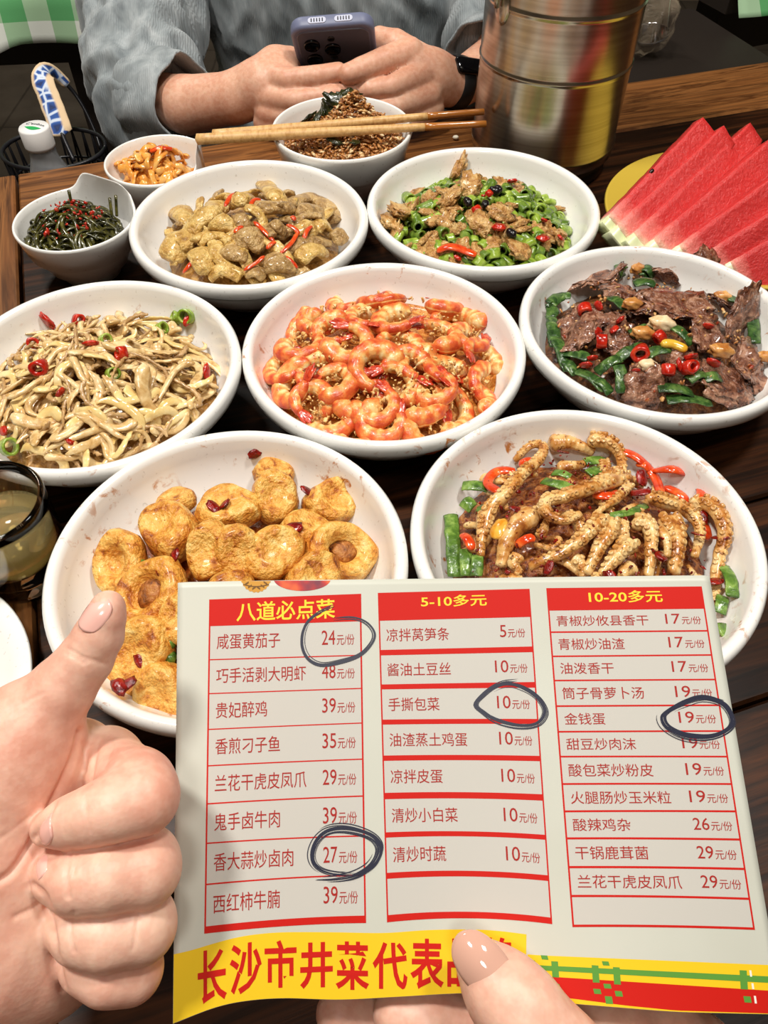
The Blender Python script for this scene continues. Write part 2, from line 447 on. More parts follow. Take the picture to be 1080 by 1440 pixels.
setp(cloth('tablecloth', 0, .80, 0, .7, .7535, .055, R(6), LT, droops=((.5, .16, .05),)), 'green and white gingham tablecloth hanging beside the blue-grey sleeve', 'tablecloth')
RT = np.array([.46, 1.15]); side_table('dark-legged table beyond the watermelon with a pale cloth corner', RT, R(22), .9, .6, .75)
setp(cloth('tablecloth', 0, .9, 0, .6, .7535, .03, R(22), RT), 'pale green tablecloth corner beyond the steel bucket', 'tablecloth')

# --- steel bucket
bc = at(757, 226, .75); bx, by = bc[0], bc[1]
bk = empty('steel_bucket', (bx, by, .75), 'tall banded stainless steel bucket standing behind the green pepper dish', 'bucket')
rb = .0635
prof = [(0, .014), (rb - .003, .014), (rb, .017), (rb, .021), (rb + .0012, .024), (rb + .0012, .027), (rb, .030)]
for zb in (zfor(bx, by - rb, 121) - .75, zfor(bx, by - rb, 30) - .75):
    prof += [(rb, zb - .003), (rb, zb - .0016), (rb + .0008, zb - .0006), (rb + .0008, zb + .0006), (rb, zb + .0016), (rb, zb + .003)]
prof += [(rb, .245), (rb + .003, .248), (rb + .003, .252), (rb - .001, .254), (rb - .002, .248), (rb - .002, .02), (0, .018)]
V, F = lathe(prof, 128); mesh('barrel', V + np.array([bx, by, .75]), F, STEEL, bk)
V, F = lathe([(0, 0), (rb - .006, 0), (rb - .004, .002), (rb - .004, .0145), (0, .0145)], 96); setp(mesh('base_band', V + np.array([bx, by, .75]), F, DARKMETAL, bk), 'dark base band')
V, F = blob(.0085, .003, .0135, .0, sub=3); ang = R(212)
V = V @ np.array(Matrix.Rotation(ang + R(90), 3, 'Z')).T; mesh('handle_mount', V + np.array([bx + rb * math.cos(ang), by + rb * math.sin(ang), .75 + .137]), F, STEEL, bk)
for a in (R(212), R(32)):
    pass
hp = [(bx + rb * math.cos(R(212)), by + rb * math.sin(R(212)), .75 + .137)]
arc = smoothpath([(bx + (rb + .006) * math.cos(R(212)) , by + (rb + .006) * math.sin(R(212)), .887), (bx + (rb+.01) * math.cos(R(212)), by + (rb+.01) * math.sin(R(212)), 1.0), (bx, by, 1.09), (bx + (rb + .01) * math.cos(R(32)), by + (rb+.01) * math.sin(R(32)), 1.0), (bx + (rb + .006) * math.cos(R(32)), by + (rb + .006) * math.sin(R(32)), .887)], 40)
V, F, _ = tube(arc, .0022, n=8); mesh('handle', V, F, STEEL, bk)

# --- steel cup in crumpled film beyond the bucket
cp = atd(915, 46, .914)
cr = empty('steel_cup', cp, 'shiny steel cup tipped inside crumpled clear plastic film beyond the bucket', 'cup')
V, F = lathe([(0, -.035), (.011, -.035), (.0145, -.03), (.0165, 0), (.0172, .0012), (.0165, .0014), (.0155, 0), (.0135, -.029), (0, -.033)], 48)
M = np.array(Vector((-.1, -.62, -.55)).to_track_quat('Z', 'Y').to_matrix()); mesh('cup_body', V @ M.T * 1.3 + cp, F, CHROME, cr)
t = NT('clear_film'); t.set(Base_Color=(.75, .6, .42, 1), Roughness=.12, Alpha=.16); FILM = t.m; t.bump(t.noise(t.vec(), 60, 4, .7, 2), 1.0, .004)
V, F = blob(.032, .026, .034, .35, 1.8, 3, 4); V = V * 1.2 + cp + np.array([-.008, .008, .012]); mesh('plastic_film', V, F, FILM, cr)
hs_ = empty('bar_stool', (cp[0] + .03, cp[1] + .05, 0), 'black stool beyond the table edge under the film-wrapped steel cup', 'stool'); zs = cp[2] - .030
V, F = box((cp[0] + .03, cp[1] + .05, zs - .014), (.22, .19, .028), R(18)); mesh('seat', V, F, WBLACK, hs_, smooth=False)
for a in (-.085, .085):
    for b in (-.07, .07):
        V, F = box((cp[0] + .03 + a * .951 - b * .309, cp[1] + .05 + a * .309 + b * .951, (zs - .028) / 2), (.028, .028, zs - .028), R(18)); mesh('leg', V, F, WBLACK, hs_, smooth=False)
# ------------------------------------------------------------------ bowls
T0 = .75
RIM = .0875
BP = [(0, .004), (.040, .004), (.041, 0), (.046, 0), (.0475, .005), (.062, .013), (.074, .024), (.0805, .034), (.0812, .0372), (.0850, .0385), (.0868, .0405), (.0875, .0440), (.0872, .0475), (.0858, .0495), (.0838, .0500), (.0818, .0490), (.0803, .0465),
      (.0788, .040), (.0755, .033), (.068, .0225), (.057, .0145), (.04, .0105), (0, .0095)]
def bowl(px, py, label, mat):
    V, F = lathe(BP, 128); o = mesh('serving_bowl', V, F, mat, loc=(px, py, T0))
    return setp(o, label, 'bowl')
BOWL = {'mush': (-.099, .509), 'green': (.0745, .530), 'shr': (0, .366), 'egg': (-.0755, .2055), 'squid': (.1005, .222), 'beef': (.174, .3865), 'eno': (-.174, .3455)}
bowl(*BOWL['mush'], 'white round bowl holding king oyster mushroom pieces with red pepper slivers', WHITE)
bowl(*BOWL['green'], 'white round bowl filled with chopped green peppers in front of the bucket', WHITE)
bowl(*BOWL['shr'], 'white round bowl of curled orange shrimp in the middle of the table', STAIN2)
bowl(*BOWL['egg'], 'sauce-specked white bowl of golden fried egg slices behind the raised thumb', STAIN)
bowl(*BOWL['squid'], 'sauce-specked white bowl of squid tentacles behind the menu', STAIN)
bowl(*BOWL['beef'], 'white round bowl of dark sliced beef below the watermelon', STAIN2)
bowl(*BOWL['eno'], 'white round bowl of pale tan shredded strips beside the tea glass', STAIN2)

HEAP = {}
WALLR = [0, .04, .057, .068, .0755, .0788, .0803]; WALLZ = [.0095, .0105, .0145, .0225, .033, .040, .0465]
def heap(key, c, rad, z0, h, p=2.0, off=(0, 0)):
    HEAP[key] = (c[0], c[1], rad, z0, h, p, off)
def hz(key, x, y, wall=True):
    cx, cy, rad, z0, h, p, off = HEAP[key]
    r = math.hypot(x - cx - off[0], y - cy - off[1]) / rad
    z = z0 + h * max(-.4, 1 - r ** p)
    if key in BOWL and wall: z = max(z, T0 + .002 + float(np.interp(math.hypot(x - cx, y - cy), WALLR, WALLZ)))
    return z
def onheap(key, u, v, lift=0.0):
    z = T0 + .085; cx, cy = HEAP[key][:2]
    while z > T0 + .012:      # walk down the line of sight to the first touch
        P = at(u, v, z)
        if math.hypot(P[0] - cx, P[1] - cy) < .0755 and z <= hz(key, P[0], P[1]) + lift: return P
        z -= .0005
    return at(u, v, HEAP[key][3] + lift)
def bed(key, name, label, mat, sink=.004, amp=.002, fs=90, rmax=1.0, cat='sauce', kind='stuff'):
    """the uneven bed of sauce and scraps the pieces lie on"""
    cx, cy, rad, z0, h, p, off = HEAP[key]
    V = [(cx, cy, hz(key, cx, cy) - sink)]; F = []; nr, na = 20, 72
    for i in range(1, nr + 1):
        for k in range(na):
            a = 2 * math.pi * k / na; r = rad * rmax * i / nr; x, y = cx + r * math.cos(a), cy + r * math.sin(a)
            z_ = hz(key, x, y) - sink + amp * mnoise.noise(Vector((x * fs, y * fs, 1)))
            if key in BOWL: z_ = max(z_, T0 + .0008 + float(np.interp(math.hypot(x - cx, y - cy), WALLR, WALLZ)))
            V.append((x, y, z_))
    for k in range(na): F.append((0, 1 + k, 1 + (k + 1) % na))
    for i in range(nr - 1):
        for k in range(na):
            a, b = 1 + i * na + k, 1 + i * na + (k + 1) % na; F.append((a, a + na, b + na, b))
    o = mesh(name, V, F, mat, center=True); return setp(o, label, cat, kind=kind)
def hnormal(key, x, y):
    e = .004; H = lambda a, b: hz(key, a, b, False); return Vector((H(x - e, y) - H(x + e, y), H(x, y - e) - H(x, y + e), 2 * e)).normalized()
def scatter(key, n, dmin, rmax, seed):
    rg = random.Random(seed); cx, cy, rad = HEAP[key][:3]; pts = []; tries = 0
    while len(pts) < n and tries < n * 60:
        tries += 1; a = rg.random() * 6.283; r = rad * rmax * math.sqrt(rg.random()); x, y = cx + r * math.cos(a), cy + r * math.sin(a)
        if all((x - q[0]) ** 2 + (y - q[1]) ** 2 > dmin * dmin for q in pts): pts.append((x, y))
    return pts
def proto(name, V, F, mat, uv=None):
    me = bpy.data.meshes.new(name); me.from_pydata(np.asarray(V).tolist(), [], [tuple(int(i) for i in f) for f in F]); me.update(); shade(me); me.materials.append(mat)
    if uv is not None:
        l = me.uv_layers.new(name='UVMap'); idx = np.empty(len(me.loops), int); me.loops.foreach_get('vertex_index', idx); l.data.foreach_set('uv', np.asarray(uv, float)[idx].ravel())
    return me
def put(name, me, loc, rot, label, cat, group=None, sc=1.0):
    o = bpy.data.objects.new(name, me); COL.objects.link(o); o.location = loc
    o.rotation_euler = rot.to_euler() if isinstance(rot, Matrix) else rot
    o.scale = (sc,) * 3 if not isinstance(sc, (tuple, list)) else sc
    return setp(o, label, cat, group)
def lay(key, x, y, ang, tilt=0.0, roll=0.0):
    """orientation: local x along heading 'ang' in the heap surface"""
    n = hnormal(key, x, y); d = Vector((math.cos(ang), math.sin(ang), 0))
    return quat_basis(d - n * d.dot(n), n) @ Euler((roll, tilt, 0)).to_matrix()
def draw(key, name, pts, rpx, mat, label, cat, group=None, flat=1.0, lift=0.0, arch=0.0, seg=22, n=10, nz=0.0, sec=None, taper=(.75, .75), bumps=None, cap=.4):
    """a strip following picture points laid on the heap; rpx half-width in px"""
    P = np.array([onheap(key, u, v, lift) for u, v in pts]); P = smoothpath(P, seg)
    t = np.linspace(0, 1, seg); P[:, 2] += arch * np.sin(math.pi * t)
    dep = np.mean([(p - CAM) @ FWD for p in P]); r = rpx * dep / FPX
    k = np.minimum(1, np.minimum(taper[0] + t / .12 * (1 - taper[0]), taper[1] + (1 - t) / .12 * (1 - taper[1])))
    rr = r * k
    if bumps: rr = rr * (1 + bumps[1] * np.sin(t * bumps[0] * 6.283))
    V, F, uv = tube(P, rr, rr * flat, n, cap=cap)
    if nz: V = vnoise(vnoise(V, r * nz, .55 / r, len(pts) * 1.7 + pts[0][0]), r * nz * .35, 1.6 / r, pts[0][1])
    o = mesh(name, V, F, mat, center=True, uv=uv); return setp(o, label, cat, group)
# ------------------------------------------------------------------ dish 1: shrimp
def shrimp_mat():
    t = NT('cooked_shrimp'); tc = t.n('ShaderNodeTexCoord'); sx = t.n('ShaderNodeSeparateXYZ'); t.l(tc.outputs['UV'], sx.inputs[0])
    m = lambda op, a, b=None: (lambda x: ([t.l(q, x.inputs[i]) if hasattr(q, 'is_output') else setattr(x.inputs[i], 'default_value', q) for i, q in enumerate([a] + ([b] if b is not None else []))], x.outputs[0])[1])(t.n('ShaderNodeMath', operation=op))
    cv = m('COSINE', m('MULTIPLY', sx.outputs[1], 6.283)); seg = m('SINE', m('MULTIPLY', sx.outputs[0], 40.0))
    v = t.vec(); nz = t.noise(v, 220, 4, .6)
    f = m('ADD', m('ADD', m('MULTIPLY', cv, .20), m('MULTIPLY', seg, .10)), m('ADD', m('MULTIPLY', nz, .95), m('MULTIPLY', sx.outputs[0], .12)))
    col = t.ramp(f, [(.15, lin((250, 226, 172))), (.34, lin((244, 196, 120))), (.50, lin((236, 150, 76))), (.68, lin((224, 106, 52))), (.88, lin((196, 66, 34)))])
    t.l(col, t.b.inputs['Base Color']); t.set(Roughness=.34, Coat_Weight=.22, Coat_Roughness=.15, Subsurface_Weight=.15, Subsurface_Radius=(.004, .0015, .0008), Subsurface_Scale=1.0)
    t.bump(t.noise(v, 420, 3), .5, .0012); return t.m
SHR = shrimp_mat()
TAIL = food('shrimp_tail', [(.3, (160, 30, 18)), (.55, (206, 70, 38)), (.75, (236, 130, 80))], 260, .22, .3, coat=.4)
def shrimp_meshes(total, tight, seed):
    n = 46; t = np.linspace(0, 1, n); a = R(total) * t; rad = .0104 * (1 + tight * t)
    P = np.stack([rad * np.cos(a), rad * np.sin(a), .003 * t * np.sin(seed)], 1)
    r = .0056 * (1 - .50 * t ** 1.4) * np.minimum(1, .55 + t / .10 * .45) * (1 + .07 * np.abs(np.sin(t * 6.5 * math.pi)))
    V, F, uv = tube(P, r, r * .92, 16); V = vnoise(V, .0005, 300, seed)
    body = proto('shrimp_body', V, F, SHR, uv)
    e = P[-1]; T = P[-1] - P[-3]; T /= np.linalg.norm(T); side = np.cross(T, [0, 0, 1]); parts = []
    for k, (sp, L) in enumerate(((-.26, .0090), (.05, .0105), (.34, .0085))):
        d = T * math.cos(sp) + side * math.sin(sp); q = np.array([e - T * .001, e + d * L * .5 + [0, 0, .0006], e + d * L])
        v, f, _ = tube(smoothpath(q, 8), [.0019, .0021, .0022, .0022, .0021, .0018, .0013, .0005], [.0011, .001, .0008, .0006, .0005, .0004, .0003, .0002], 8); parts.append((v, f))
    V, F = join(parts); return body, proto('shrimp_tail', V, F, TAIL)
SHP = [shrimp_meshes(245, .05, 1), shrimp_meshes(280, -.12, 2), shrimp_meshes(200, .25, 3), shrimp_meshes(165, .45, 4)]
heap('shr', BOWL['shr'], .0700, T0 + .0290, .0150, 2.4)
SAUCE1 = food('garlic_sauce', [(.3, (150, 76, 20)), (.45, (200, 122, 46)), (.6, (230, 168, 84)), (.75, (244, 206, 136))], 260, .3, .8, coat=.15)
bed('shr', 'garlic_sauce', 'golden brown garlic sauce pooled under the shrimp', SAUCE1, .006, .0025, 130, 1.02)
SH = [(560, 453, 0, 1, 1.12, 'full curl at the top of the heap facing the mushroom bowl'), (494, 418, 3, 2.6, 1.1, 'stretched out against the back wall of its bowl, red tail outward'),
      (580, 416, 3, .4, 1.15, 'longest, arched along the far rim with a dark red tail'), (646, 452, 2, -.3, 1.15, 'large, arched beside the far rim toward the beef bowl'),
      (452, 448, 2, 2.2, 1.0, 'reddish, lying at the far edge toward the shredded dish'), (490, 484, 1, 3.0, 1.12, 'pinkish and garlic-covered, just above the heap centre'),
      (424, 490, 0, 2.4, 1.05, 'with raised dark tail at the edge toward the shredded dish'), (418, 541, 1, .9, 1.15, 'open curl at the rim nearest the shredded dish'),
      (531, 520, 0, .2, 1.15, 'closed ring lying on the very centre of the heap'), (595, 512, 2, .9, 1.0, 'half curl touching the centre ring'),
      (634, 526, 2, .5, 1.05, 'orange half curl between the heap centre and the beef bowl'), (682, 508, 2, -.2, 1.05, 'thin curl hugging the wall nearest the beef bowl'),
      (500, 556, 2, 3.6, 1.0, 'pale half curl in front of the centre ring'), (584, 563, 3, 4.2, 1.05, 'stubby straight one pointing its red tail at the beef bowl'),
      (455, 583, 3, 3.9, 1.12, 'long pink one near the front rim toward the egg bowl'), (540, 594, 1, 1.7, 1.08, 'curled at the frontmost edge above the gap between front bowls'),
      (628, 578, 3, 4.6, 1.1, 'long pale pink one at the front rim toward the squid bowl'), (664, 556, 3, 5.2, .95, 'slim one lying along the wall above the squid bowl'),
      (520, 446, 2, 1.2, 1.0, 'pale, covered in minced garlic behind the top curl'), (616, 474, 0, 4.4, 1.0, 'between the top curl and the far arched one'),
      (562, 487, 2, 5.6, .95, 'half hidden between the top curl and centre ring'), (452, 520, 3, 1.0, .9, 'half buried beside the open curl'),
      (470, 540, 1, 4.0, 1.0, 'tight curl between the open curl and centre ring'), (496, 600, 3, 3.4, 1.0, 'straight one at the very front rim'), (556, 543, 2, 5.0, .95, 'small one just below the centre ring'), (612, 548, 1, 2.2, 1.0, 'curl in front of the two orange half curls'), (690, 540, 3, 1.7, .9, 'slim one at the wall facing the gap before the beef'), (598, 598, 2, 3.0, 1.0, 'half curl at the front rim beside the long pale pink one'), (470, 466, 0, .8, .95, 'curl between the pinkish one and the far edge'), (404, 516, 2, 1.9, .95, 'half curl on the wall facing the shredded dish'), (438, 566, 1, 5.3, .95, 'curl above the long pink one'), (528, 572, 0, 2.8, .98, 'curl in the lower middle of the heap'), (660, 480, 1, 1.3, 1.0, 'curl in the hollow near the beef bowl wall'), (536, 426, 2, 2.9, 1.0, 'half curl between the two far-rim ones'), (620, 432, 0, 3.7, 1.0, 'ring at the far rim below the arched one'), (436, 462, 3, .9, .95, 'slender one on the wall toward the mushroom bowl'), (576, 520, 3, .2, .9, 'slender one beside the centre ring')]
for u, v, k, a, sc, d in SH:
    sc *= 1.08; P = onheap('shr', u, v, .0040); body, tail = SHP[k]
    o = put('shrimp', body, P, lay('shr', P[0], P[1], a, random.uniform(-.3, .3), random.uniform(-.35, .35)), 'orange shrimp ' + d, 'shrimp', 'cooked shrimp in the centre bowl', sc)
    tl = bpy.data.objects.new('tail', tail); COL.objects.link(tl); tl.parent = o; tl['label'] = 'dark red tail fan'
GAR = food('minced_garlic', [(.3, (206, 140, 66)), (.5, (236, 190, 116)), (.7, (248, 222, 168))], 300, .3, .3, coat=.2)
def bits(key, name, label, cat, n, size, mat, lift=.004, rmax=.95, seed=3, around=None):
    rg = random.Random(seed); V0, F0 = blob(1, .75, .55, .7, 2.2, seed, 2); parts = []
    cx, cy, rad = HEAP[key][:3]
    for i in range(n):
        if around is None:
            a = rg.random() * 6.283; r = rad * rmax * math.sqrt(rg.random()); x, y = cx + r * math.cos(a), cy + r * math.sin(a)
        else:
            q = onheap(key, *rg.choice(around)); x, y = q[0] + rg.gauss(0, .006), q[1] + rg.gauss(0, .006)
            if math.hypot(x - cx, y - cy) > rad * .96: continue
        M = np.array(Euler((rg.random() * 6, rg.random() * 6, rg.random() * 6)).to_matrix())
        parts.append(((V0 * [rg.uniform(.6, 1.5), rg.uniform(.5, 1.2), rg.uniform(.5, 1.2)]) @ M.T * size * rg.uniform(.5, 1.3) + np.array([x, y, hz(key, x, y, False) + lift * rg.uniform(.3, 1)]), F0))
    V, F = join(parts); o = mesh(name, V, F, mat, center=True); return setp(o, label, cat, kind='stuff')
bits('shr', 'minced_garlic', 'minced garlic crumbs scattered over the orange shrimp', 'garlic', 1100, .0013, GAR, .0085, around=[(s[0], s[1]) for s in SH])
REDC = food('red_chili', [(.3, (140, 18, 10)), (.55, (198, 38, 20)), (.75, (228, 84, 46))], 180, .2, .3, coat=.3)
SCAL = food('scallion_green', [(.3, (52, 82, 28)), (.5, (92, 128, 46)), (.7, (146, 174, 86))], 150, .26, .4, coat=.25)

# ------------------------------------------------------------------ dish 2: fried egg slices
EGG = food('fried_egg_skin', [(.24, (110, 48, 12)), (.35, (178, 98, 28)), (.45, (222, 152, 58)), (.58, (240, 188, 94)), (.74, (250, 218, 142))], 150, .36, .8, 520, coat=.12, bd=.0026)
EGGW = food('pale_egg_white', [(.3, (224, 170, 76)), (.5, (242, 206, 126)), (.7, (248, 224, 164))], 150, .25, .4, coat=.4)
YOLK = food('cooked_yolk_hollow', [(.3, (84, 40, 18)), (.5, (170, 104, 46)), (.7, (206, 148, 80))], 260, .5, .9)
def egg_disc(seed, hollow=False, half=False, thick=.0062):
    V = []; F = []; n = 56; prof = [(0, -1), (.5, -1), (.82, -.9), (.97, -.5), (1.0, .05), (.96, .55), (.84, .9), (.62, .98), (.45, .9 if not hollow else .75), (.36, .82 if not hollow else .0), (0, .80 if not hollow else -.25)]
    V, F = lathe([(r * .0125, z * thick) for r, z in prof], n)
    for i, p in enumerate(V):
        d = Vector((p[0], p[1], p[2])) * 90; k = 1 + .16 * mnoise.noise(d + Vector((seed * 9, 0, 0))) + .05 * mnoise.noise(d * 3.1)
        V[i] = [p[0] * k * (1.18), p[1] * k * .95, p[2] * (1 + .3 * mnoise.noise(d * .8 + Vector((0, seed * 5, 2))))]
    return V, F
EP = [proto('egg_slice', *egg_disc(1), EGG), proto('egg_slice', *egg_disc(2, thick=.0085), EGG), proto('egg_cup', *egg_disc(3, True), EGG), proto('egg_slice', *egg_disc(5, thick=.0075), EGG)]
ewv, ewf = blob(.0125, .0092, .0022, .06, 2, 4, 3); EW = proto('egg_white', ewv, ewf, EGGW)
ykv, ykf = blob(.0058, .0048, .0022, .3, 3, 6, 3); YK = proto('yolk', ykv, ykf, YOLK)
heap('egg', BOWL['egg'], .0690, T0 + .0235, .018, 2.0, (-.002, .004))
SAUCE2 = food('chili_oil_sauce', [(.3, (92, 34, 10)), (.5, (150, 70, 22)), (.7, (206, 130, 52))], 190, .15, .5, coat=.5)
bed('egg', 'chili_oil_sauce', 'dark chili oil sauce under the fried egg slices', SAUCE2, .008, .003, 120, .86)
EG = [(320, 716, 0, .2, 1.16, .15, '', 'oval, chili-specked on its face, near the middle of the far row'), (387, 700, 1, 1.5, 1.02, .75, '', 'upright, standing at the back of the far row'),
      (466, 708, 1, .4, 1.12, .5, '', 'round and smooth, at the end of the far row toward the squid'), (480, 776, 2, .1, 1.3, .35, 'y', 'cut open with a dark hollow yolk, just above the menu'),
      (385, 778, 3, .6, 1.12, .3, 'w', 'pale-faced, standing just above the menu top edge'), (239, 748, 1, 2.0, 1.18, .3, '', 'deep golden and round, between the far row and the thumb'),
      (170, 792, 2, 1.9, 1.2, .5, '', 'hollow ring leaning at the wall nearest the tea glass'), (212, 836, 2, 1.0, 1.36, .15, 'y', 'torn open cup full of crumbs behind the thumb tip'),
      (296, 775, 1, 1.3, 1.02, .6, '', 'standing on edge beside the open cup'), (335, 776, 3, 1.7, .95, .8, '', 'dark and folded, between two upright slices'),
      (430, 745, 0, .2, .95, -.1, '', 'flat, tucked behind the pale-faced slice'), (200, 914, 1, .8, 1.2, .3, '', 'browned, just above the fist with a chili flake'),
      (230, 976, 3, 1.9, 1.08, .3, '', 'lowest one, half behind the menu edge'), (180, 955, 0, .5, .85, .1, '', 'small dark piece at the bowl wall above the fist'),
      (247, 706, 0, .1, .80, .0, '', 'small, peeking from behind the deep golden one'), (384, 664, 0, .1, .78, .4, '', 'thin curved edge leaning on the far wall'), (262, 868, 0, .6, 1.0, .2, '', 'partly hidden by the top corner of the menu'), (440, 812, 1, .6, 1.0, .2, '', 'mostly covered by the menu below the hollow yolk'), (320, 850, 1, .9, 1.15, .3, '', 'behind the menu under the pale-faced one'), (390, 870, 3, 2.2, 1.1, .2, '', 'behind the menu toward the squid bowl'), (300, 930, 0, .3, 1.15, .2, '', 'behind the menu near the front rim'), (370, 940, 1, 1.4, 1.1, .3, '', 'behind the menu lowest toward the squid')]
for u, v, k, a, sc, tl, ex, d in EG:
    P = onheap('egg', u, v, .0035 + .004 * abs(tl)); M = lay('egg', P[0], P[1], a) @ Euler((-tl * -1.0, 0, 0)).to_matrix()
    n = hnormal('egg', P[0], P[1]); M = (Matrix.Rotation(tl, 3, 'X') @ lay('egg', P[0], P[1], a))
    o = put('fried_egg_slice', EP[k], P, M, 'fried egg slice ' + d, 'egg', 'fried egg slices in the front bowl', sc)
    if 'behind the menu' in d: pass
    if ex == 'w' or ex == 'p':
        c = bpy.data.objects.new('egg_white', EW); COL.objects.link(c); c.parent = o; c.location = (0, 0, .0046); c['label'] = 'paler cut face'; c.scale = (.9, .9, .7)
        if ex == 'p': c.data = EW; c.scale = (.9, .9, .6)
    if ex == 'y':
        c = bpy.data.objects.new('yolk', YK); COL.objects.link(c); c.parent = o; c.location = (.001, 0, .0005); c['label'] = 'dark crumbly yolk'
CHF = food('dried_chili_flake', [(.35, (84, 10, 8)), (.6, (150, 22, 12)), (.8, (190, 50, 24))], 260, .2, .5, coat=.4)
fv, ff = blob(.0042, .0026, .0007, .5, 2, 3, 2); FLK = proto('chili_flake', fv, ff, CHF)
for i, (u, v) in enumerate([(300, 712), (316, 708), (238, 728), (330, 650), (432, 690), (196, 930), (168, 966), (246, 780), (290, 700), (412, 742), (178, 962), (228, 800)]):
    if (u, v) == (330, 650): P = np.array([-.072, .283, T0 + .0395]); M = Euler((1.0, 0, .3)).to_matrix()
    else: P = onheap('egg', u, v, .0115); M = Euler((random.uniform(-.5, .5), random.uniform(-.5, .5), random.random() * 6)).to_matrix()
    put('chili_flake', FLK, P, M, 'dark red dried chili flake on the fried egg slices', 'chili', 'chili flakes on the fried eggs', random.uniform(.8, 1.25))
gv, gf, _ = tube([(0, 0, -.003), (0, 0, 0), (0, 0, .003)], [.003, .0034, .003], n=14); GBIT = proto('green_chili_piece', gv, gf, SCAL)
for u, v in [(197, 796), (190, 806), (178, 824), (240, 925), (238, 905), (420, 727), (420, 760), (186, 960)]:
    P = onheap('egg', u, v, .004); put('green_chili_piece', GBIT, P, Euler((random.random() * 3, random.random() * 3, 0)), 'bright green chili piece between the fried egg slices', 'chili', 'green chili pieces with the eggs', random.uniform(.8, 1.2))

# ------------------------------------------------------------------ dish 3: squid
def squid_mat():
    t = NT('spiced_squid'); v = t.vec(); a = t.noise(v, 120, 3); b = t.noise(v, 420, 3, .6)
    c = t.ramp(a, [(.30, lin((150, 84, 34))), (.42, lin((196, 132, 62))), (.55, lin((230, 186, 118))), (.68, lin((240, 208, 150))), (.8, lin((190, 126, 64)))])
    k = t.ramp(b, [(.60, (0, 0, 0, 1)), (.68, (1, 1, 1, 1))]); c = t.mix(k, c, lin((104, 36, 14)))
    t.l(c, t.b.inputs['Base Color']); t.set(Roughness=.25, Coat_Weight=.4, Coat_Roughness=.12); t.bump(b, .35, .0008); return t.m
SQ = squid_mat()
heap('squid', BOWL['squid'], .0690, T0 + .0245, .025, 2.0, (.0, .0))
SAUCE3 = food('dark_spice_sauce', [(.3, (64, 24, 10)), (.45, (124, 58, 20)), (.6, (180, 112, 52)), (.75, (220, 168, 104))], 260, .35, 1.0, coat=.15)
bed('squid', 'dark_spice_sauce', 'dark red spice sauce and scraps under the squid', SAUCE3, .004, .0045, 150, .95)
def c7(P): return [(570 + x / 2.118, 560 + y / 2.118) for x, y in P]
def tentacle(pts, r, d, arch=.003, lift=.005, flat=.8, suck=True):
    P = np.array([onheap('squid', u, v, lift) for u, v in c7(pts)]); n = 40; P = smoothpath(P, n); t = np.linspace(0, 1, n); P[:, 2] += arch * np.sin(math.pi * t)
    dep = np.mean((P - CAM) @ FWD); rr = r / 2.118 * dep / FPX * (1 - .55 * t) * np.minimum(1, .6 + t * 5) * (1 + .035 * np.sin(t * 60))
    V, F, uv = tube(P, rr, rr * flat, 12); parts = [(vnoise(V, .0006, 130, r), F)]
    if suck:
        T = np.gradient(P, axis=0); T /= np.linalg.norm(T, axis=1)[:, None]; sv, sf = lathe([(0, 1), (.45, .55), (.75, 1.05), (1, .8), (1.05, .2), (.9, -.6), (0, -.7)], 10)
        nu = int(np.linalg.norm(np.diff(P, axis=0), axis=1).sum() / .0031)
        for i in range(1, nu):
            for sg in (-1, 1):
                q = i / nu * (n - 1); j = int(q); s = np.cross(T[j], [0, 0, 1]); s /= np.linalg.norm(s) + 1e-9; nn = np.cross(s, T[j])
                dd = nn * .75 + s * sg * .62; dd /= np.linalg.norm(dd); M = np.array(Vector(dd).to_track_quat('Z', 'Y').to_matrix())
                parts.append((sv @ M.T * rr[j] * .36 + P[j] + dd * rr[j] * .90 * (flat * .75 + .25), sf))
    V, F = join(parts); o = mesh('squid_tentacle', V, F, SQ, center=True)
    return setp(o, 'spiced squid tentacle ' + d, 'squid', 'squid pieces in the front bowl')
tentacle([(235, 400), (250, 340), (300, 290), (350, 235), (400, 190), (405, 155), (370, 148), (325, 185)], 25, 'longest, hooked over at the far left of its heap', .004)
tentacle([(545, 125), (600, 140), (636, 178), (648, 225)], 28, 'short curved one at the very top of its heap', .003)
tentacle([(665, 235), (560, 270), (470, 305), (415, 320), (418, 355), (470, 372), (520, 345)], 27, 'long hooked one lying across the centre of its heap', .004, .008)
tentacle([(672, 258), (625, 305), (560, 350)], 18, 'thin one hanging below the long hooked one', .002, .006)
tentacle([(590, 355), (540, 410), (470, 465), (370, 500)], 30, 'straight one slanting down to the menu edge', .003, .006)
tentacle([(612, 365), (600, 410), (570, 460), (540, 520)], 33, 'wide one just right of the slanting one', .002, .005)
tentacle([(670, 430), (630, 470), (585, 525)], 36, 'stubby ribbed one touching the menu edge', .002, .005)
tentacle([(680, 370), (718, 390), (728, 450), (722, 530)], 30, 'bent one below the green chili strip', .003, .005)
tentacle([(720, 295), (790, 325), (845, 360), (872, 410), (862, 470)], 27, 'arched one leading toward the dark seasoned tip', .004, .005)
tentacle([(855, 350), (880, 318), (922, 345), (945, 410), (930, 480), (920, 560), (925, 610)], 30, 'curled one at the wall behind the menu corner', .003, .005)
tentacle([(237, 350), (228, 400), (222, 470)], 26, 'short upright one beside the flat scallions', .002, .004)
tentacle([(385, 345), (335, 385), (300, 440), (285, 500)], 40, 'broad wrinkled body strip left of the slanting one', .003, .004, suck=False)
tentacle([(780, 365), (800, 430), (800, 520)], 42, 'broad ribbed body strip above the menu edge', .003, .005)
tentacle([(755, 385), (775, 430), (780, 470)], 20, 'thin pale one in front of the broad ribbed strip', .002, .008, suck=False)
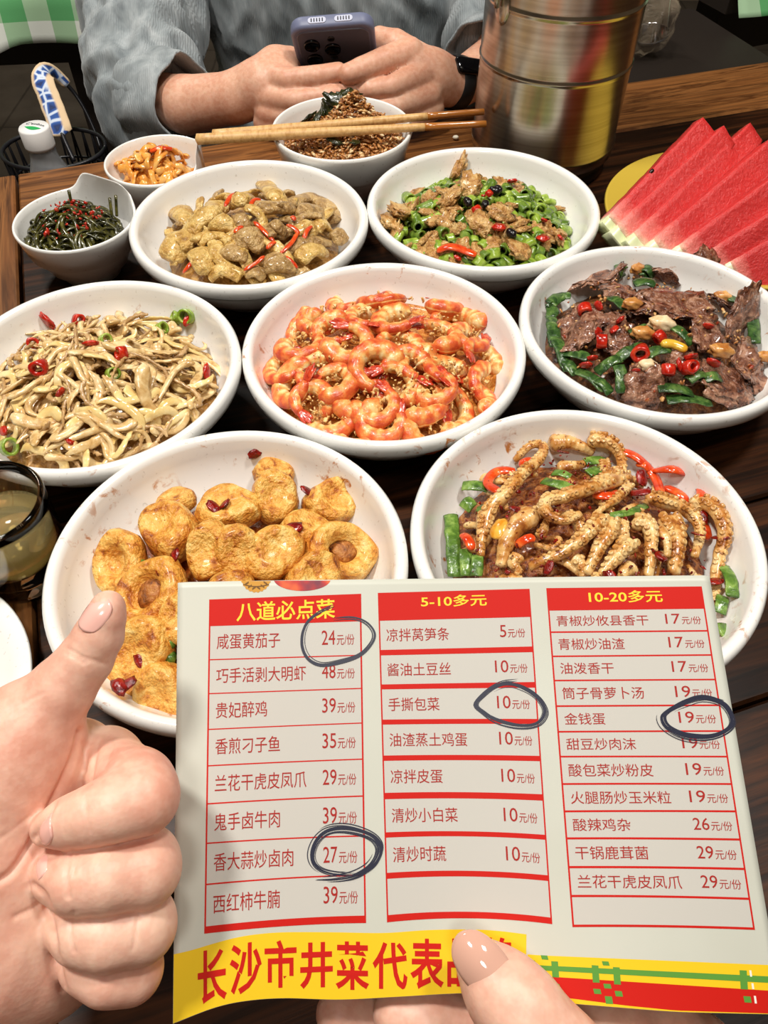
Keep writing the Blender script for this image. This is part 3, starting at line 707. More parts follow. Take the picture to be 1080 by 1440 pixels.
tentacle([(430, 135), (490, 140), (560, 160)], 32, 'chunky brown one along the far edge', .002, .003, suck=False)
tentacle([(340, 470), (320, 500), (345, 520)], 24, 'curled ring end near the menu beside the broad strip', .002, .005)
tentacle([(655, 225), (610, 230), (560, 248)], 22, 'short one under the top curve', .002, .004)
tentacle([(680, 500), (650, 520), (640, 545)], 26, 'dark lump by the menu edge', .001, .003, suck=False)
tentacle([(500, 480), (520, 500), (530, 530)], 28, 'brown stub between slanting and wide tentacles', .001, .003)
rg = random.Random(77)
for i, (x, y) in enumerate(scatter('squid', 34, .0125, .88, 31)):
    P = Vector((x - CAM[0], y - CAM[1], hz('squid', x, y) - CAM[2])); d = P @ Vector(FWD); u0, v0 = 540 + FPX * P.x / d, 720 - FPX * (P @ Vector(UPV)) / d
    big = v0 > 815
    a = rg.random() * 6.28; X, Y = (u0 - 570) * 2.118, (v0 - 560) * 2.118; L = rg.uniform(28, 55); b = rg.uniform(-1, 1)
    o = tentacle([(X - L * math.cos(a), Y - L * math.sin(a)), (X + 14 * b, Y + 14 * b), (X + L * math.cos(a + b), Y + L * math.sin(a + b))], rg.uniform(15, 24) * (1.25 if big else 1), '', .002, .004 if big else .0015, suck=i % 2 == 0)
    o['label'] = 'small spiced squid scrap tucked between the larger tentacles'; o['group'] = 'squid scraps between the tentacles'
ORP = food('red_pepper_strip', [(.3, (190, 40, 14)), (.55, (226, 78, 28)), (.75, (242, 128, 60))], 140, .16, .2, coat=.6)
RS = [([(640, 155), (690, 185), (740, 240), (765, 300)], 'long red one at the far edge'), ([(740, 215), (800, 218), (860, 250), (880, 300), (845, 318)], 'hooped red one near the far rim'), ([(770, 265), (810, 290), (840, 310)], 'short one inside the red hoop'),
      ([(690, 195), (730, 215)], 'small one at the top'), ([(325, 215), (270, 225), (245, 260), (290, 285)], 'orange hoop by the left scallions'), ([(330, 440), (385, 415)], 'straight orange one beside the broad wrinkled strip'), ([(170, 405), (200, 450)], 'stub against the flat scallions'),
      ([(560, 290), (610, 298), (640, 280)], 'one across the centre under the hooked tentacle'), ([(880, 370), (900, 420)], 'red one inside the curled tentacle'), ([(340, 200), (385, 190)], 'one under the longest tentacle')]
for P, d in RS: draw('squid', 'red_pepper_strip', c7(P), 7.5, ORP, 'red pepper strip in the squid dish, ' + d, 'pepper', 'red pepper strips in the squid dish', .45, .006, .002, taper=(.6, .6))
SS = [([(170, 262), (245, 268)], 9.5, 'wide flat piece at the far left'), ([(212, 335), (262, 330)], 8, 'stub below the first flat piece'), ([(136, 350), (142, 440), (150, 530)], 11, 'long flat leaf against the left wall'), ([(178, 450), (182, 530)], 9, 'second flat leaf beside the longest'), ([(215, 470), (212, 530)], 9, 'dark short leaf by the menu edge'),
      ([(412, 245), (455, 262), (505, 275)], 8.5, 'light green segment on top of the heap'), ([(440, 222), (490, 235)], 7, 'dark piece at the top behind the light segment'), ([(535, 190), (608, 188)], 7.5, 'pale green piece at the far top'), ([(545, 225), (590, 212)], 8, 'wet dark piece under the pale top one'), ([(600, 352), (665, 345), (718, 318)], 6, 'bent thin green chili across the heap'),
      ([(948, 500), (965, 540), (975, 590)], 9, 'leaf behind the curled tentacle'), ([(930, 690), (982, 700)], 13, 'dark square leaf beside the menu corner'), ([(175, 330), (200, 305)], 10, 'pale leaf between two flat pieces'), ([(945, 590), (935, 640)], 9, 'dark leaf above the square one')]
for P, r, d in SS: draw('squid', 'scallion_piece', c7(P), r, SCAL, 'green scallion in the squid dish, ' + d, 'scallion', 'scallions in the squid dish', .25, .0045, .0015, nz=.15, taper=(1, 1), cap=.04)
for u, v in c7([(470, 160), (880, 350), (940, 415), (925, 545), (425, 505), (760, 470), (705, 235), (610, 545), (330, 330), (450, 300), (700, 280), (870, 405)]):
    P = onheap('squid', u, v, .0105); put('chili_flake', FLK, P, Euler((random.uniform(-.6, .6), random.uniform(-.6, .6), random.random() * 6)), 'dark red dried chili flake among the squid tentacles', 'chili', 'chili flakes on the squid', random.uniform(.8, 1.4))
bits('squid', 'chili_crumbs', 'crushed dark red chili crumbs over the squid', 'chili', 260, .0011, CHF, .010, .9, 6)
CARR = food('yellow_garlic_slice', [(.35, (216, 140, 30)), (.65, (244, 190, 80))], 150, .2, .2, coat=.4)
gv, gf = blob(.0065, .0045, .0024, .15, 2, 2, 3); GSL = proto('garlic_slice', gv, gf, CARR)
P = onheap('squid', *c7([(280, 390)])[0], .009); put('garlic_slice', GSL, P, lay('squid', P[0], P[1], 1.2), 'yellow garlic slice on the squid near the left scallions', 'garlic')

# ------------------------------------------------------------------ dish 4: beef
def c5(P): return [(720 + x / 3, 320 + y / 3) for x, y in P]
BEEF = food('braised_beef', [(.28, (50, 22, 14)), (.40, (104, 58, 38)), (.52, (142, 94, 70)), (.64, (182, 136, 108)), (.78, (128, 70, 34))], 150, .2, 1.0, 300, coat=.6, bd=.0032)
heap('beef', BOWL['beef'], .0690, T0 + .0265, .024, 2.0, (.0, .002))
SAUCE4 = food('beef_gravy', [(.3, (44, 22, 10)), (.48, (96, 54, 26)), (.62, (140, 88, 46)), (.78, (70, 92, 34))], 240, .35, 1.0, coat=.15)
bed('beef', 'beef_gravy', 'dark gravy and scraps under the sliced beef', SAUCE4, .005, .0035, 130, .97)
BF = [(270, 432, 98, 92, .5, 'large oval, spice-dusted, at the wall facing the shrimp'), (345, 215, 105, 68, .3, 'brown and crumbly-edged along the far rim'), (468, 275, 72, 58, -.2, 'small dark one just behind the chili rings'), (705, 320, 145, 78, -.25, 'largest, glossy with a frayed edge on top of the heap'),
      (790, 205, 58, 62, 1.3, 'grey-brown flap sticking up at the far rim'), (556, 672, 78, 66, .2, 'dark flat one at the front edge'), (955, 410, 70, 105, .9, 'upright frayed one beside the long scallions'), (900, 655, 130, 62, .5, 'long frayed one at the front rim'), (1000, 560, 60, 100, 1.1, 'glossy curved one at the outer side of the heap'),
      (830, 470, 82, 62, -.3, 'thick one in the hollow behind the yellow chili'), (450, 465, 66, 56, .3, 'dark scrap below the chili rings'), (722, 592, 70, 46, .1, 'shredded scrap between the garlic and front rim'), (880, 325, 62, 44, .1, 'crumbly brown piece toward the outer rim'), (400, 385, 60, 30, .2, 'thin dark folded scrap'), (640, 210, 60, 40, .1, 'crumbly shred behind the largest slice'), (1040, 650, 45, 45, .4, 'brown lump at the outermost rim'), (560, 330, 60, 50, .8, 'dark one under the pale garlic clove')]
for i, (x, y, a, b, rot, d) in enumerate(BF):
    u, v = c5([(x, y)])[0]; P = onheap('beef', u, v, .0045); dep = (P - CAM) @ FWD; k = dep / FPX / 3
    V, F = blob(a * k * 1.08, b * k * 1.4, .0017, .42, 2.6, i + 3, 4, .9); V = np.array(V)
    for q in V:
        q[2] += .0060 * mnoise.noise(Vector((q[0] * 70, q[1] * 70, i * 4.0))) + .0012 * mnoise.noise(Vector((q[0] * 260, q[1] * 260, i)))
    up = .9 if 'sticking up' in d or 'upright' in d else 0
    M = Matrix.Rotation(up, 3, 'X') @ lay('beef', P[0], P[1], -rot * .4, random.uniform(-.2, .2), random.uniform(-.15, .25))
    put('beef_slice', proto('beef_slice', V, F, BEEF), P + np.array([0, 0, .006 if up else 0]), M, 'braised beef slice, ' + d, 'beef', 'beef slices in the bowl under the watermelon')
DKS = food('dark_scallion', [(.3, (22, 42, 18)), (.48, (48, 80, 34)), (.66, (92, 124, 58)), (.82, (166, 182, 116))], 170, .25, .4, coat=.25)
SB = [(500, 530, -25, 135), (620, 528, -12, 100), (715, 455, 42, 110), (335, 645, 35, 150), (458, 640, 82, 120), (205, 530, 68, 160), (172, 440, 82, 130), (690, 690, 10, 150), (745, 735, 5, 190), (205, 305, -20, 90), (560, 240, 3, 95), (572, 188, 40, 60), (460, 180, 75, 60), (930, 275, 80, 75), (1012, 420, 78, 140), (1040, 350, 5, 110), (545, 440, -15, 95), (440, 320, 30, 90), (835, 640, -5, 90), (410, 580, -30, 120), (270, 545, 10, 110), (560, 200, 35, 60), (165, 350, 80, 60), (780, 630, -20, 80), (240, 590, 50, 90), (380, 670, 40, 90)]
for x, y, a, L in SB:
    ca, sa = math.cos(R(a)) * L / 2, math.sin(R(a)) * L / 2
    draw('beef', 'scallion_piece', c5([(x - ca, y - sa), (x, y - 3), (x + ca, y + sa)]), 9.5, DKS, 'dark green scallion piece among the beef slices', 'scallion', 'scallions in the beef dish', .22, .0065, .002, nz=.22, taper=(1, .8), cap=.05)
rv, rf = lathe([(.0022, -.0030), (.0038, -.0031), (.0042, -.0026), (.0042, .0024), (.0036, .0029), (.0022, .0028), (.0018, 0), (.0022, -.0030)], 18); RING = proto('chili_piece', vnoise(np.array(rv) * [1, .82, 1], .0007, 220, 4), rf, REDC)
rv, rf = blob(.0050, .0034, .0016, .35, 2.2, 12, 3); RINB = proto('chili_piece', rv, rf, REDC)
for x, y, s in [(540, 530, 1.35), (305, 345, 1.1), (365, 330, .8), (380, 480, 1.1), (660, 600, 1.1), (750, 590, 1.2), (850, 570, .9), (310, 580, .9), (340, 550, .7), (622, 462, 1.0), (455, 390, .9), (430, 430, .8), (830, 415, .8), (365, 440, .8), (705, 580, .9), (755, 545, .9), (520, 605, .6)]:
    P = onheap('beef', *c5([(x, y)])[0], .0095); put('chili_piece', RING if s > .95 else RINB, P, Euler((random.uniform(.5, 1.5), random.uniform(-.9, .9), random.random() * 6)), 'bright red chili piece on the sliced beef', 'chili', 'chili pieces on the beef', s)
bits('beef', 'chopped_seasoning', 'chopped garlic and chili seasoning over the beef', 'seasoning', 240, .0012, food('chopped_seasoning', [(.35, (150, 50, 20)), (.5, (206, 150, 86)), (.7, (236, 206, 150))], 60, .3, .3), .009, .9, 12)
CLOVE = food('garlic_clove', [(.35, (226, 186, 130)), (.6, (246, 226, 186))], 150, .25, .2, coat=.3)
gv, gf = blob(.0058, .0032, .0028, .45, 1.9, 8, 3); CLV = proto('garlic_clove', gv, gf, CLOVE); CLB = proto('garlic_clove', gv, gf, food('browned_garlic', [(.35, (176, 106, 44)), (.65, (226, 168, 96))], 150, .25, .3, coat=.3))
for x, y, me, s, d in [(570, 580, CLV, 1.1, 'pale garlic clove beside the largest red chili ring'), (628, 405, CLV, 1.5, 'long pale garlic sprout on top of the beef'), (550, 445, CLB, 1.3, 'browned garlic clove under the green scallion'), (505, 322, CLB, 1.2, 'browned garlic clove behind the top of the beef'), (880, 520, CLB, 1.4, 'browned garlic clove at the outer side of the beef'), (885, 292, CLB, 1.2, 'browned garlic lump at the far outer rim of the beef'), (1068, 545, CLB, 1.1, 'browned garlic lump at the outermost rim of the beef'), (530, 175, CLB, 1.2, 'browned garlic piece at the far rim among scallions')]:
    P = onheap('beef', *c5([(x, y)])[0], .009); put('garlic_clove', me, P, Euler((.2, .2, random.uniform(-.6, .6))), d, 'garlic', None, s)
draw('beef', 'yellow_chili', c5([(630, 488), (680, 492), (735, 515)]), 8, food('yellow_chili', [(.3, (214, 150, 20)), (.7, (242, 206, 80))], 120, .15, .2, coat=.6), 'yellow chili piece in the middle of the beef', 'chili', None, .7, .009)
# ------------------------------------------------------------------ dish 5: king oyster mushrooms
def c6m(P): return [(170 + x / 3, 210 + y / 3) for x, y in P]
MUSH = food('braised_mushroom', [(.26, (136, 92, 34)), (.40, (190, 144, 68)), (.54, (220, 182, 104)), (.68, (238, 208, 140)), (.84, (176, 124, 56))], 130, .28, 1.0, 330, coat=.3, bd=.003)
MUSH2 = food('mushroom_cap', [(.3, (128, 94, 50)), (.48, (178, 140, 84)), (.62, (206, 172, 114)), (.8, (150, 110, 62))], 130, .28, 1.0, 330, coat=.3, bd=.003)
heap('mush', BOWL['mush'], .0690, T0 + .0250, .021, 2.0)
SAUCE5 = food('mushroom_gravy', [(.3, (110, 68, 24)), (.5, (166, 118, 54)), (.7, (206, 162, 92))], 200, .3, .8, coat=.2)
bed('mush', 'mushroom_gravy', 'brown gravy under the king oyster mushroom pieces', SAUCE5, .006, .0035, 130, .93)
MS = [([(598, 130), (615, 175), (650, 215), (700, 235)], 30, MUSH, 'standing tallest at the back of the bowl'), ([(405, 235), (385, 285), (330, 330), (265, 372)], 38, MUSH, 'thick golden, slanting to the left rim'), ([(300, 385), (240, 420), (220, 470)], 48, MUSH, 'broad golden end nearest the seaweed bowl'), ([(395, 385), (405, 440), (430, 490), (510, 530)], 26, MUSH, 'long bent strip down the front'), ([(380, 545), (430, 525), (500, 545)], 26, MUSH, 'curled strip at the front rim'),
      ([(560, 255), (640, 270), (720, 255)], 34, MUSH2, 'grey-brown lying under the tallest piece'), ([(700, 235), (790, 228), (860, 255), (908, 300)], 30, MUSH2, 'dark-edged arch toward the pepper bowl'), ([(690, 430), (780, 412), (880, 395)], 25, MUSH2, 'straight grey stalk near the outer rim'), ([(620, 490), (670, 500), (720, 500)], 44, MUSH2, 'round cap at the front'), ([(330, 440), (350, 490), (375, 520)], 44, MUSH, 'soft lump behind the broad golden end'),
      ([(400, 325), (430, 335), (460, 325)], 42, MUSH, 'lump in the middle left of the heap'), ([(470, 235), (510, 235), (545, 215)], 36, MUSH, 'knob at the back beside a red sliver'), ([(490, 400), (540, 390), (600, 410)], 48, MUSH2, 'largest grey lump in the centre'), ([(750, 470), (800, 450), (860, 440)], 36, MUSH, 'smooth slab near the front outer rim'), ([(895, 365), (915, 380), (930, 400)], 30, MUSH2, 'stubby end at the outer rim'), ([(235, 265), (260, 295), (290, 320)], 36, MUSH, 'torn piece at the back left rim'), ([(640, 330), (660, 345), (690, 350)], 30, MUSH2, 'pale knob between red slivers'), ([(760, 290), (800, 275), (850, 300)], 32, MUSH2, 'dark grey fold under the arch'), ([(820, 340), (850, 335), (880, 340)], 27, MUSH, 'small knob by the outer rim'), ([(540, 530), (580, 540), (600, 545)], 26, MUSH2, 'small piece at the front rim beside the round cap'), ([(440, 430), (480, 460), (530, 455)], 36, MUSH2, 'wrinkled lump beside the long bent strip'), ([(500, 290), (510, 320), (530, 345)], 30, MUSH2, 'little gill piece behind the centre'), ([(735, 350), (790, 345), (810, 370)], 26, MUSH, 'light knob behind the straight stalk')]
for P, r, m_, d in MS: draw('mush', 'mushroom_piece', c6m(P), r / 3 * 1.25, m_, 'king oyster mushroom piece, ' + d, 'mushroom', 'mushroom pieces in the back bowl', .54, .0042, .0045, 36, 18, .22, taper=(.9, .8), cap=.25)
rg = random.Random(41); MST = []
for s in range(6):
    n = 24; t = np.linspace(0, 1, n); L = rg.uniform(.024, .036); th = rg.uniform(-2.2, 2.2) * (t - .5) + .4 * np.sin(t * 5 + s); Q = np.zeros((n, 3)); Q[:, 0] = np.cumsum(np.cos(th)) * L / n; Q[:, 1] = np.cumsum(np.sin(th)) * L / n; Q -= Q.mean(0); Q[:, 2] = .002 * np.sin(t * 5 + s)
    v, f, _ = tube(Q, .0052 * (1 - .35 * t) * np.minimum(1, .7 + t * 3), .0021, 12, cap=.1); MST.append(proto('mushroom_strip', vnoise(vnoise(v, .0016, 130, s), .0005, 420, s), f, (MUSH, MUSH2, MUSH)[s % 3]))
for i, (x, y) in enumerate(scatter('mush', 30, .0105, .86, 17)):
    put('mushroom_strip', MST[i % 6], (x, y, hz('mush', x, y) + rg.uniform(.0035, .0065)), lay('mush', x, y, rg.random() * 6.28, rg.uniform(-.3, .3), rg.uniform(-.5, .5)), 'thin torn mushroom strip lying over the thick mushroom pieces', 'mushroom', 'thin mushroom strips in the back bowl', rg.uniform(.8, 1.15))
for P in [[(562, 305), (600, 345), (648, 390)], [(485, 185), (462, 205), (440, 240)], [(590, 212), (560, 220), (538, 258)], [(605, 450), (570, 485), (520, 510)], [(745, 352), (720, 400), (672, 440)], [(805, 322), (785, 350), (770, 382)], [(700, 318), (735, 340), (750, 360)], [(668, 455), (705, 465), (745, 500)], [(515, 325), (478, 352)], [(305, 470), (285, 500), (262, 520)], [(615, 420), (655, 390)], [(720, 285), (735, 300)]]:
    draw('mush', 'red_pepper_sliver', c6m(P), 3.6, ORP, 'thin red pepper sliver on the mushroom pieces', 'pepper', 'red pepper slivers on the mushrooms', .5, .0105, .001, 16, 8, taper=(.5, .5))

# ------------------------------------------------------------------ dish 6: chopped green peppers with pork rind
GRN = food('green_pepper', [(.28, (84, 112, 24)), (.45, (124, 152, 42)), (.6, (160, 184, 72)), (.78, (200, 214, 120))], 130, .25, .4, coat=.3)
GRD = food('dark_green_pepper', [(.28, (58, 82, 18)), (.5, (92, 122, 36)), (.7, (136, 160, 64))], 130, .25, .4, coat=.3)
RIND = food('crispy_rind', [(.28, (138, 88, 38)), (.45, (190, 136, 72)), (.6, (220, 178, 112)), (.78, (238, 208, 154))], 190, .3, 1.0, 460, coat=.25, bd=.003)
def ringpiece(L, r, bend=0):
    n = 14; V = []; F = []; S_ = 5
    for rad in (r, r * .68):
        for i in range(S_ + 1):
            x = (i / S_ - .5) * L
            for k in range(n):
                a = 6.283 * k / n; V.append((x, rad * math.cos(a), rad * math.sin(a) * .9 + bend * x * x))
    m = (S_ + 1) * n
    for o, fl in ((0, 0), (m, 1)):
        for i in range(S_):
            for k in range(n):
                q = [o + i * n + k, o + i * n + (k + 1) % n, o + (i + 1) * n + (k + 1) % n, o + (i + 1) * n + k]; F.append(q[::-1] if fl else q)
    for i in (0, S_):
        for k in range(n):
            a, b = i * n + k, i * n + (k + 1) % n; F.append((a, b, b + m, a + m) if i else (b, a, a + m, b + m))
    return np.array(V), F
GP = [proto('green_pepper_piece', *ringpiece(.0095, .0039), GRN), proto('green_pepper_piece', *ringpiece(.007, .0044), GRD), proto('green_pepper_piece', *ringpiece(.013, .0034, -18), GRN), proto('green_pepper_piece', *ringpiece(.006, .0046), GRN), proto('green_pepper_piece', *ringpiece(.011, .0036, 10), GRD)]
def crumple(seed, a=.0085):
    V, F = blob(a, a * .75, a * .34, .55, 2.4, seed, 3); return V, F
RP = [proto('crispy_rind', *crumple(s), RIND) for s in (2, 5, 8, 11)]
heap('green', BOWL['green'], .0695, T0 + .0265, .016, 2.2)
SAUCE6 = food('pepper_juices', [(.3, (52, 62, 16)), (.5, (96, 94, 32)), (.7, (160, 128, 66))], 190, .2, .6, coat=.4)
bed('green', 'pepper_juices', 'oily juices and scraps under the chopped green peppers', SAUCE6, .006, .003, 130, .98)
rg = random.Random(21); cx, cy = BOWL['green']
for i, (x, y) in enumerate(scatter('green', 215, .0060, .98, 5)):
    q = rg.random(); leftside = (cx - x) / .07
    a = rg.random() * 6.283
    if q < .16 + .22 * max(0, leftside):
        put('crispy_rind', RP[i % 4], (x, y, hz('green', x, y) + .003), lay('green', x, y, a, rg.uniform(-.7, .7), rg.uniform(-.7, .7)), 'crumpled golden pork rind among the chopped green peppers', 'pork rind', 'crispy rind pieces in the green pepper bowl', rg.uniform(.8, 1.2))
    else:
        put('green_pepper_piece', GP[rg.randrange(5)], (x, y, hz('green', x, y) + rg.uniform(0, .004)), lay('green', x, y, a, rg.uniform(-.5, .5), rg.uniform(-.4, .4)), 'chopped green pepper tube in the bowl before the bucket', 'green pepper', 'chopped green peppers in the back bowl', rg.uniform(.85, 1.25))
def c8(P): return [(510 + x * .3148, 190 + y * .3148) for x, y in P]
for x, y, k, s, d in [(430, 150, 0, 1.6, 'tallest crispy rind sticking up at the back of the green pepper bowl'), (390, 280, 1, 1.3, 'crispy rind curl behind the centre of the green peppers'), (170, 340, 2, 1.6, 'crispy rind lump at the mushroom side of the green peppers'), (130, 390, 3, 1.4, 'crispy rind lump lowest at the mushroom side of the green peppers'), (530, 400, 1, 1.3, 'crispy rind in the middle of the green peppers'), (705, 515, 0, 1.3, 'ridged crispy rind at the front of the green peppers'), (480, 225, 2, 1.4, 'broad crispy rind at the back beside the black beans'), (620, 350, 3, 1.2, 'crispy rind beside the square red pepper')]:
    P = onheap('green', *c8([(x, y)])[0], .008); put('crispy_rind', RP[k], P, Euler((1.2 if y < 200 else .4, .3, x * .01)), d, 'pork rind', None, s)
V, F = box((0, 0, 0), (.0075, .0075, .0028)); bm = bmesh.new(); me0 = bpy.data.meshes.new('tmp'); me0.from_pydata(V.tolist(), [], F); bm.from_mesh(me0); bmesh.ops.bevel(bm, geom=bm.edges[:], offset=.0009, segments=2, affect='EDGES'); RD = bpy.data.meshes.new('red_pepper_square'); bm.to_mesh(RD); bm.free(); shade(RD); RD.materials.append(REDC)
for x, y, s in [(670, 205, 1.0), (610, 410, 1.3), (510, 335, .9), (565, 260, .7), (805, 460, 1.1), (885, 458, .7), (425, 548, .8), (810, 380, .7), (540, 270, .5)]:
    P = onheap('green', *c8([(x, y)])[0], .010); put('red_pepper_square', RD, P, Euler((random.uniform(.1, .7), random.uniform(-.4, .4), random.random() * 3)), 'red pepper square among the chopped green peppers', 'red pepper', 'red pepper squares in the green pepper bowl', s)
draw('green', 'red_pepper_strip', c8([(335, 515), (400, 510), (505, 535)]), 8, ORP, 'large orange-red pepper strip at the front of the green peppers', 'pepper', None, .4, .008, .002)
bv, bf = blob(.0048, .0034, .003, .2, 2, 4, 2); BB = proto('black_bean', bv, bf, plain('black_bean', (22, 16, 18), .25))
for x, y in [(605, 242), (470, 300), (548, 310), (665, 440), (590, 250)]:
    P = onheap('green', *c8([(x, y)])[0], .009); put('black_bean', BB, P, Euler((.3, .2, x)), 'fermented black bean among the chopped green peppers', 'black bean', 'black beans in the green pepper bowl')

# ------------------------------------------------------------------ dish 7: pale shredded strips
ENO = food('pale_shred', [(.26, (176, 130, 72)), (.42, (214, 174, 112)), (.58, (234, 204, 148)), (.76, (246, 226, 180))], 120, .24, .4, 330, coat=.45)
ENO2 = food('grey_tan_shred', [(.26, (150, 112, 66)), (.5, (192, 152, 100)), (.72, (222, 188, 138))], 130, .26, .5, 330, coat=.35)
ONI = food('onion_shred', [(.3, (222, 182, 104)), (.55, (242, 214, 148)), (.75, (250, 234, 186))], 90, .16, .2, coat=.6)
def shred(kind, seed):
    rg = random.Random(seed); n = 26; L = rg.uniform(.028, .046); t = np.linspace(0, 1, n)
    cur = rg.uniform(-4.2, 4.2) if kind != 2 else rg.uniform(2.5, 4.5); th = cur * (t - .5) + .5 * np.sin(t * rg.uniform(3, 8) + seed)
    P = np.zeros((n, 3)); P[1:, 0] = np.cumsum(np.cos(th[1:])) * L / n; P[1:, 1] = np.cumsum(np.sin(th[1:])) * L / n; P -= P.mean(0)
    P[:, 2] = .0022 * np.sin(t * rg.uniform(2, 7) + seed)
    w = {0: .0023, 1: .0040, 2: .0032, 3: .0016}[kind] * (1 - .45 * t) * np.minimum(1, .5 + t * 6) * np.minimum(1, .3 + (1 - t) * 5)
    if kind == 3: w = w * (1 + .35 * np.sin(t * 90))
    V, F, uv = tube(P, w, w * (.75 if kind in (0, 3) else .38), 8); return vnoise(V, .0006, 280, seed), F
EPR = [(proto('pale_shred', *shred(k, s), (ENO, ENO, ONI, ENO2)[k]), k) for s, k in enumerate([0, 0, 1, 1, 2, 2, 3, 3, 0, 1, 3, 2])]
heap('eno', BOWL['eno'], .0695, T0 + .0280, .021, 2.0)
bed('eno', 'shred_juices', 'oily tan juices under the pale shredded strips', food('shred_juices', [(.3, (110, 70, 28)), (.5, (164, 118, 60)), (.7, (206, 164, 100))], 180, .2, .7, coat=.4), .006, .004, 150, .99)
rg = random.Random(5); NM = ('pale_shred', 'pale_shred', 'onion_shred', 'grey_shred'); LB = ('pale tan shredded strip in the bowl beside the tea glass', 'pale tan shredded strip in the bowl beside the tea glass', 'glossy curved onion shred in the bowl beside the tea glass', 'grey-tan ruffled shred in the bowl beside the tea glass'); GR = ('pale shreds in the bowl', 'pale shreds in the bowl', 'onion shreds in the bowl', 'ruffled grey shreds in the bowl')
for i, (x, y) in enumerate(scatter('eno', 250, .0048, .92, 9)):
    P = Vector((x - CAM[0], y - CAM[1], T0 + .03 - CAM[2])); u = 540 + FPX * P.x / (P @ Vector(FWD))
    if u < -45: continue
    me, k = EPR[rg.randrange(len(EPR))]
    put(NM[k], me, (x, y, hz('eno', x, y) + rg.uniform(-.001, .0055)), lay('eno', x, y, rg.random() * 6.283, rg.uniform(-.35, .35), rg.uniform(-.5, .5)), LB[k], 'shredded strip' if k != 2 else 'onion', GR[k], rg.uniform(.8, 1.2))
def c3(P): return [(x / 3, 380 + y / 3) for x, y in P]
for x, y, s in [(200, 215, 1.35), (330, 210, 1.0), (140, 308, 1.0), (165, 412, 1.3), (380, 310, 1.1), (510, 350, 1.0), (872, 432, 1.2), (300, 720, .9), (15, 678, .8), (790, 215, .8), (255, 515, .7)]:
    P = onheap('eno', *c3([(x, y)])[0], .0075); put('chili_piece', RING if s in (1.3, 1.0) else RINB, P, Euler((random.uniform(.6, 1.6), random.uniform(-1, 1), random.random() * 6)), 'red chili piece among the pale shredded strips', 'chili', 'chili pieces in the shredded dish', s)
for x, y, s in [(740, 190, 1.1), (785, 185, 1.3), (680, 235, 1.0), (472, 425, 1.0), (32, 735, 1.3), (440, 285, 1.0), (860, 222, .9)]:
    P = onheap('eno', *c3([(x, y)])[0], .0075); put('green_chili_piece', GP[3], P - np.array([0, 0, .002]), Euler((random.uniform(-1, 1), .6, random.random() * 3)), 'green chili piece among the pale shredded strips', 'chili', 'green chili pieces in the shredded dish', s * .9)

# ------------------------------------------------------------------ small bowls at the far side
def small_bowl(c, r, h, label, cut_ang=None, mat=None, name='side_bowl', lift=.22):
    pr = [(0, .006), (.42, .006), (.44, 0), (.50, 0), (.52, .008), (.74, .022), (.90, .55), (.975, .86), (1.0, .955), (.992, .99), (.972, 1.0), (.952, .98), (.93, .88), (.86, .58), (.68, .22), (.45, .13), (0, .11)]
    pr = [(a * r, b * h if b > .03 else b) for a, b in pr]; n = 96; V, F = lathe(pr, n); V = np.array(V)
    if cut_ang is not None:      # one side of the bowl is a straight raised wall
        for q in V:
            rr = math.hypot(q[0], q[1])
            if rr < 1e-6: continue
            a = (math.atan2(q[1], q[0]) - cut_ang + math.pi) % (2 * math.pi) - math.pi
            lim = r * .80 / max(.2, math.cos(a)) if abs(a) < 1.2 else 9
            hh = max(0, (q[2] / h - .3) / .7)
            if rr > lim * (.5 + .5 * rr / r):
                k = lim * (1 - .06 * (1 - rr / r)) / rr; q[0] *= 1 - hh * (1 - k); q[1] *= 1 - hh * (1 - k)
            up = 1 / (1 + math.exp((abs(a) - .62) * 16)); q[2] += hh * up * h * lift
    return setp(mesh(name, V, F, mat or WHITE, loc=(c[0], c[1], T0)), label, 'bowl')
def c5s(P): return [(20 + x / 3.6, 180 + y / 3.6) for x, y in P]
def clear_of(c, r, others):
    c = np.array(c[:2])
    for ox, oy, rr in others:
        d = c - np.array([ox, oy]); L = np.hypot(*d)
        if L < r + rr: c = np.array([ox, oy]) + d / L * (r + rr)
    return c
sw = clear_of(at(112, 306, T0 + .045), .0455, [(*BOWL['mush'], .0868)]); small_bowl(sw, .045, .045, 'small white bowl of dark seaweed with a straight raised side', R(62), lift=.32)
km = clear_of(at(228, 228, T0 + .045), .0435, [(*BOWL['mush'], .0868), (sw[0], sw[1], .0455)]); small_bowl(km, .043, .045, 'small white notched bowl of orange pickled radish', R(5))
heap('sea', (sw[0] - .003, sw[1] - .003), .0355, T0 + .033, .014, 2)
SEA = food('seaweed', [(.3, (26, 28, 8)), (.5, (60, 58, 18)), (.7, (104, 98, 38)), (.85, (40, 28, 14))], 160, .2, .3, coat=.4)
rg = random.Random(11); parts = []
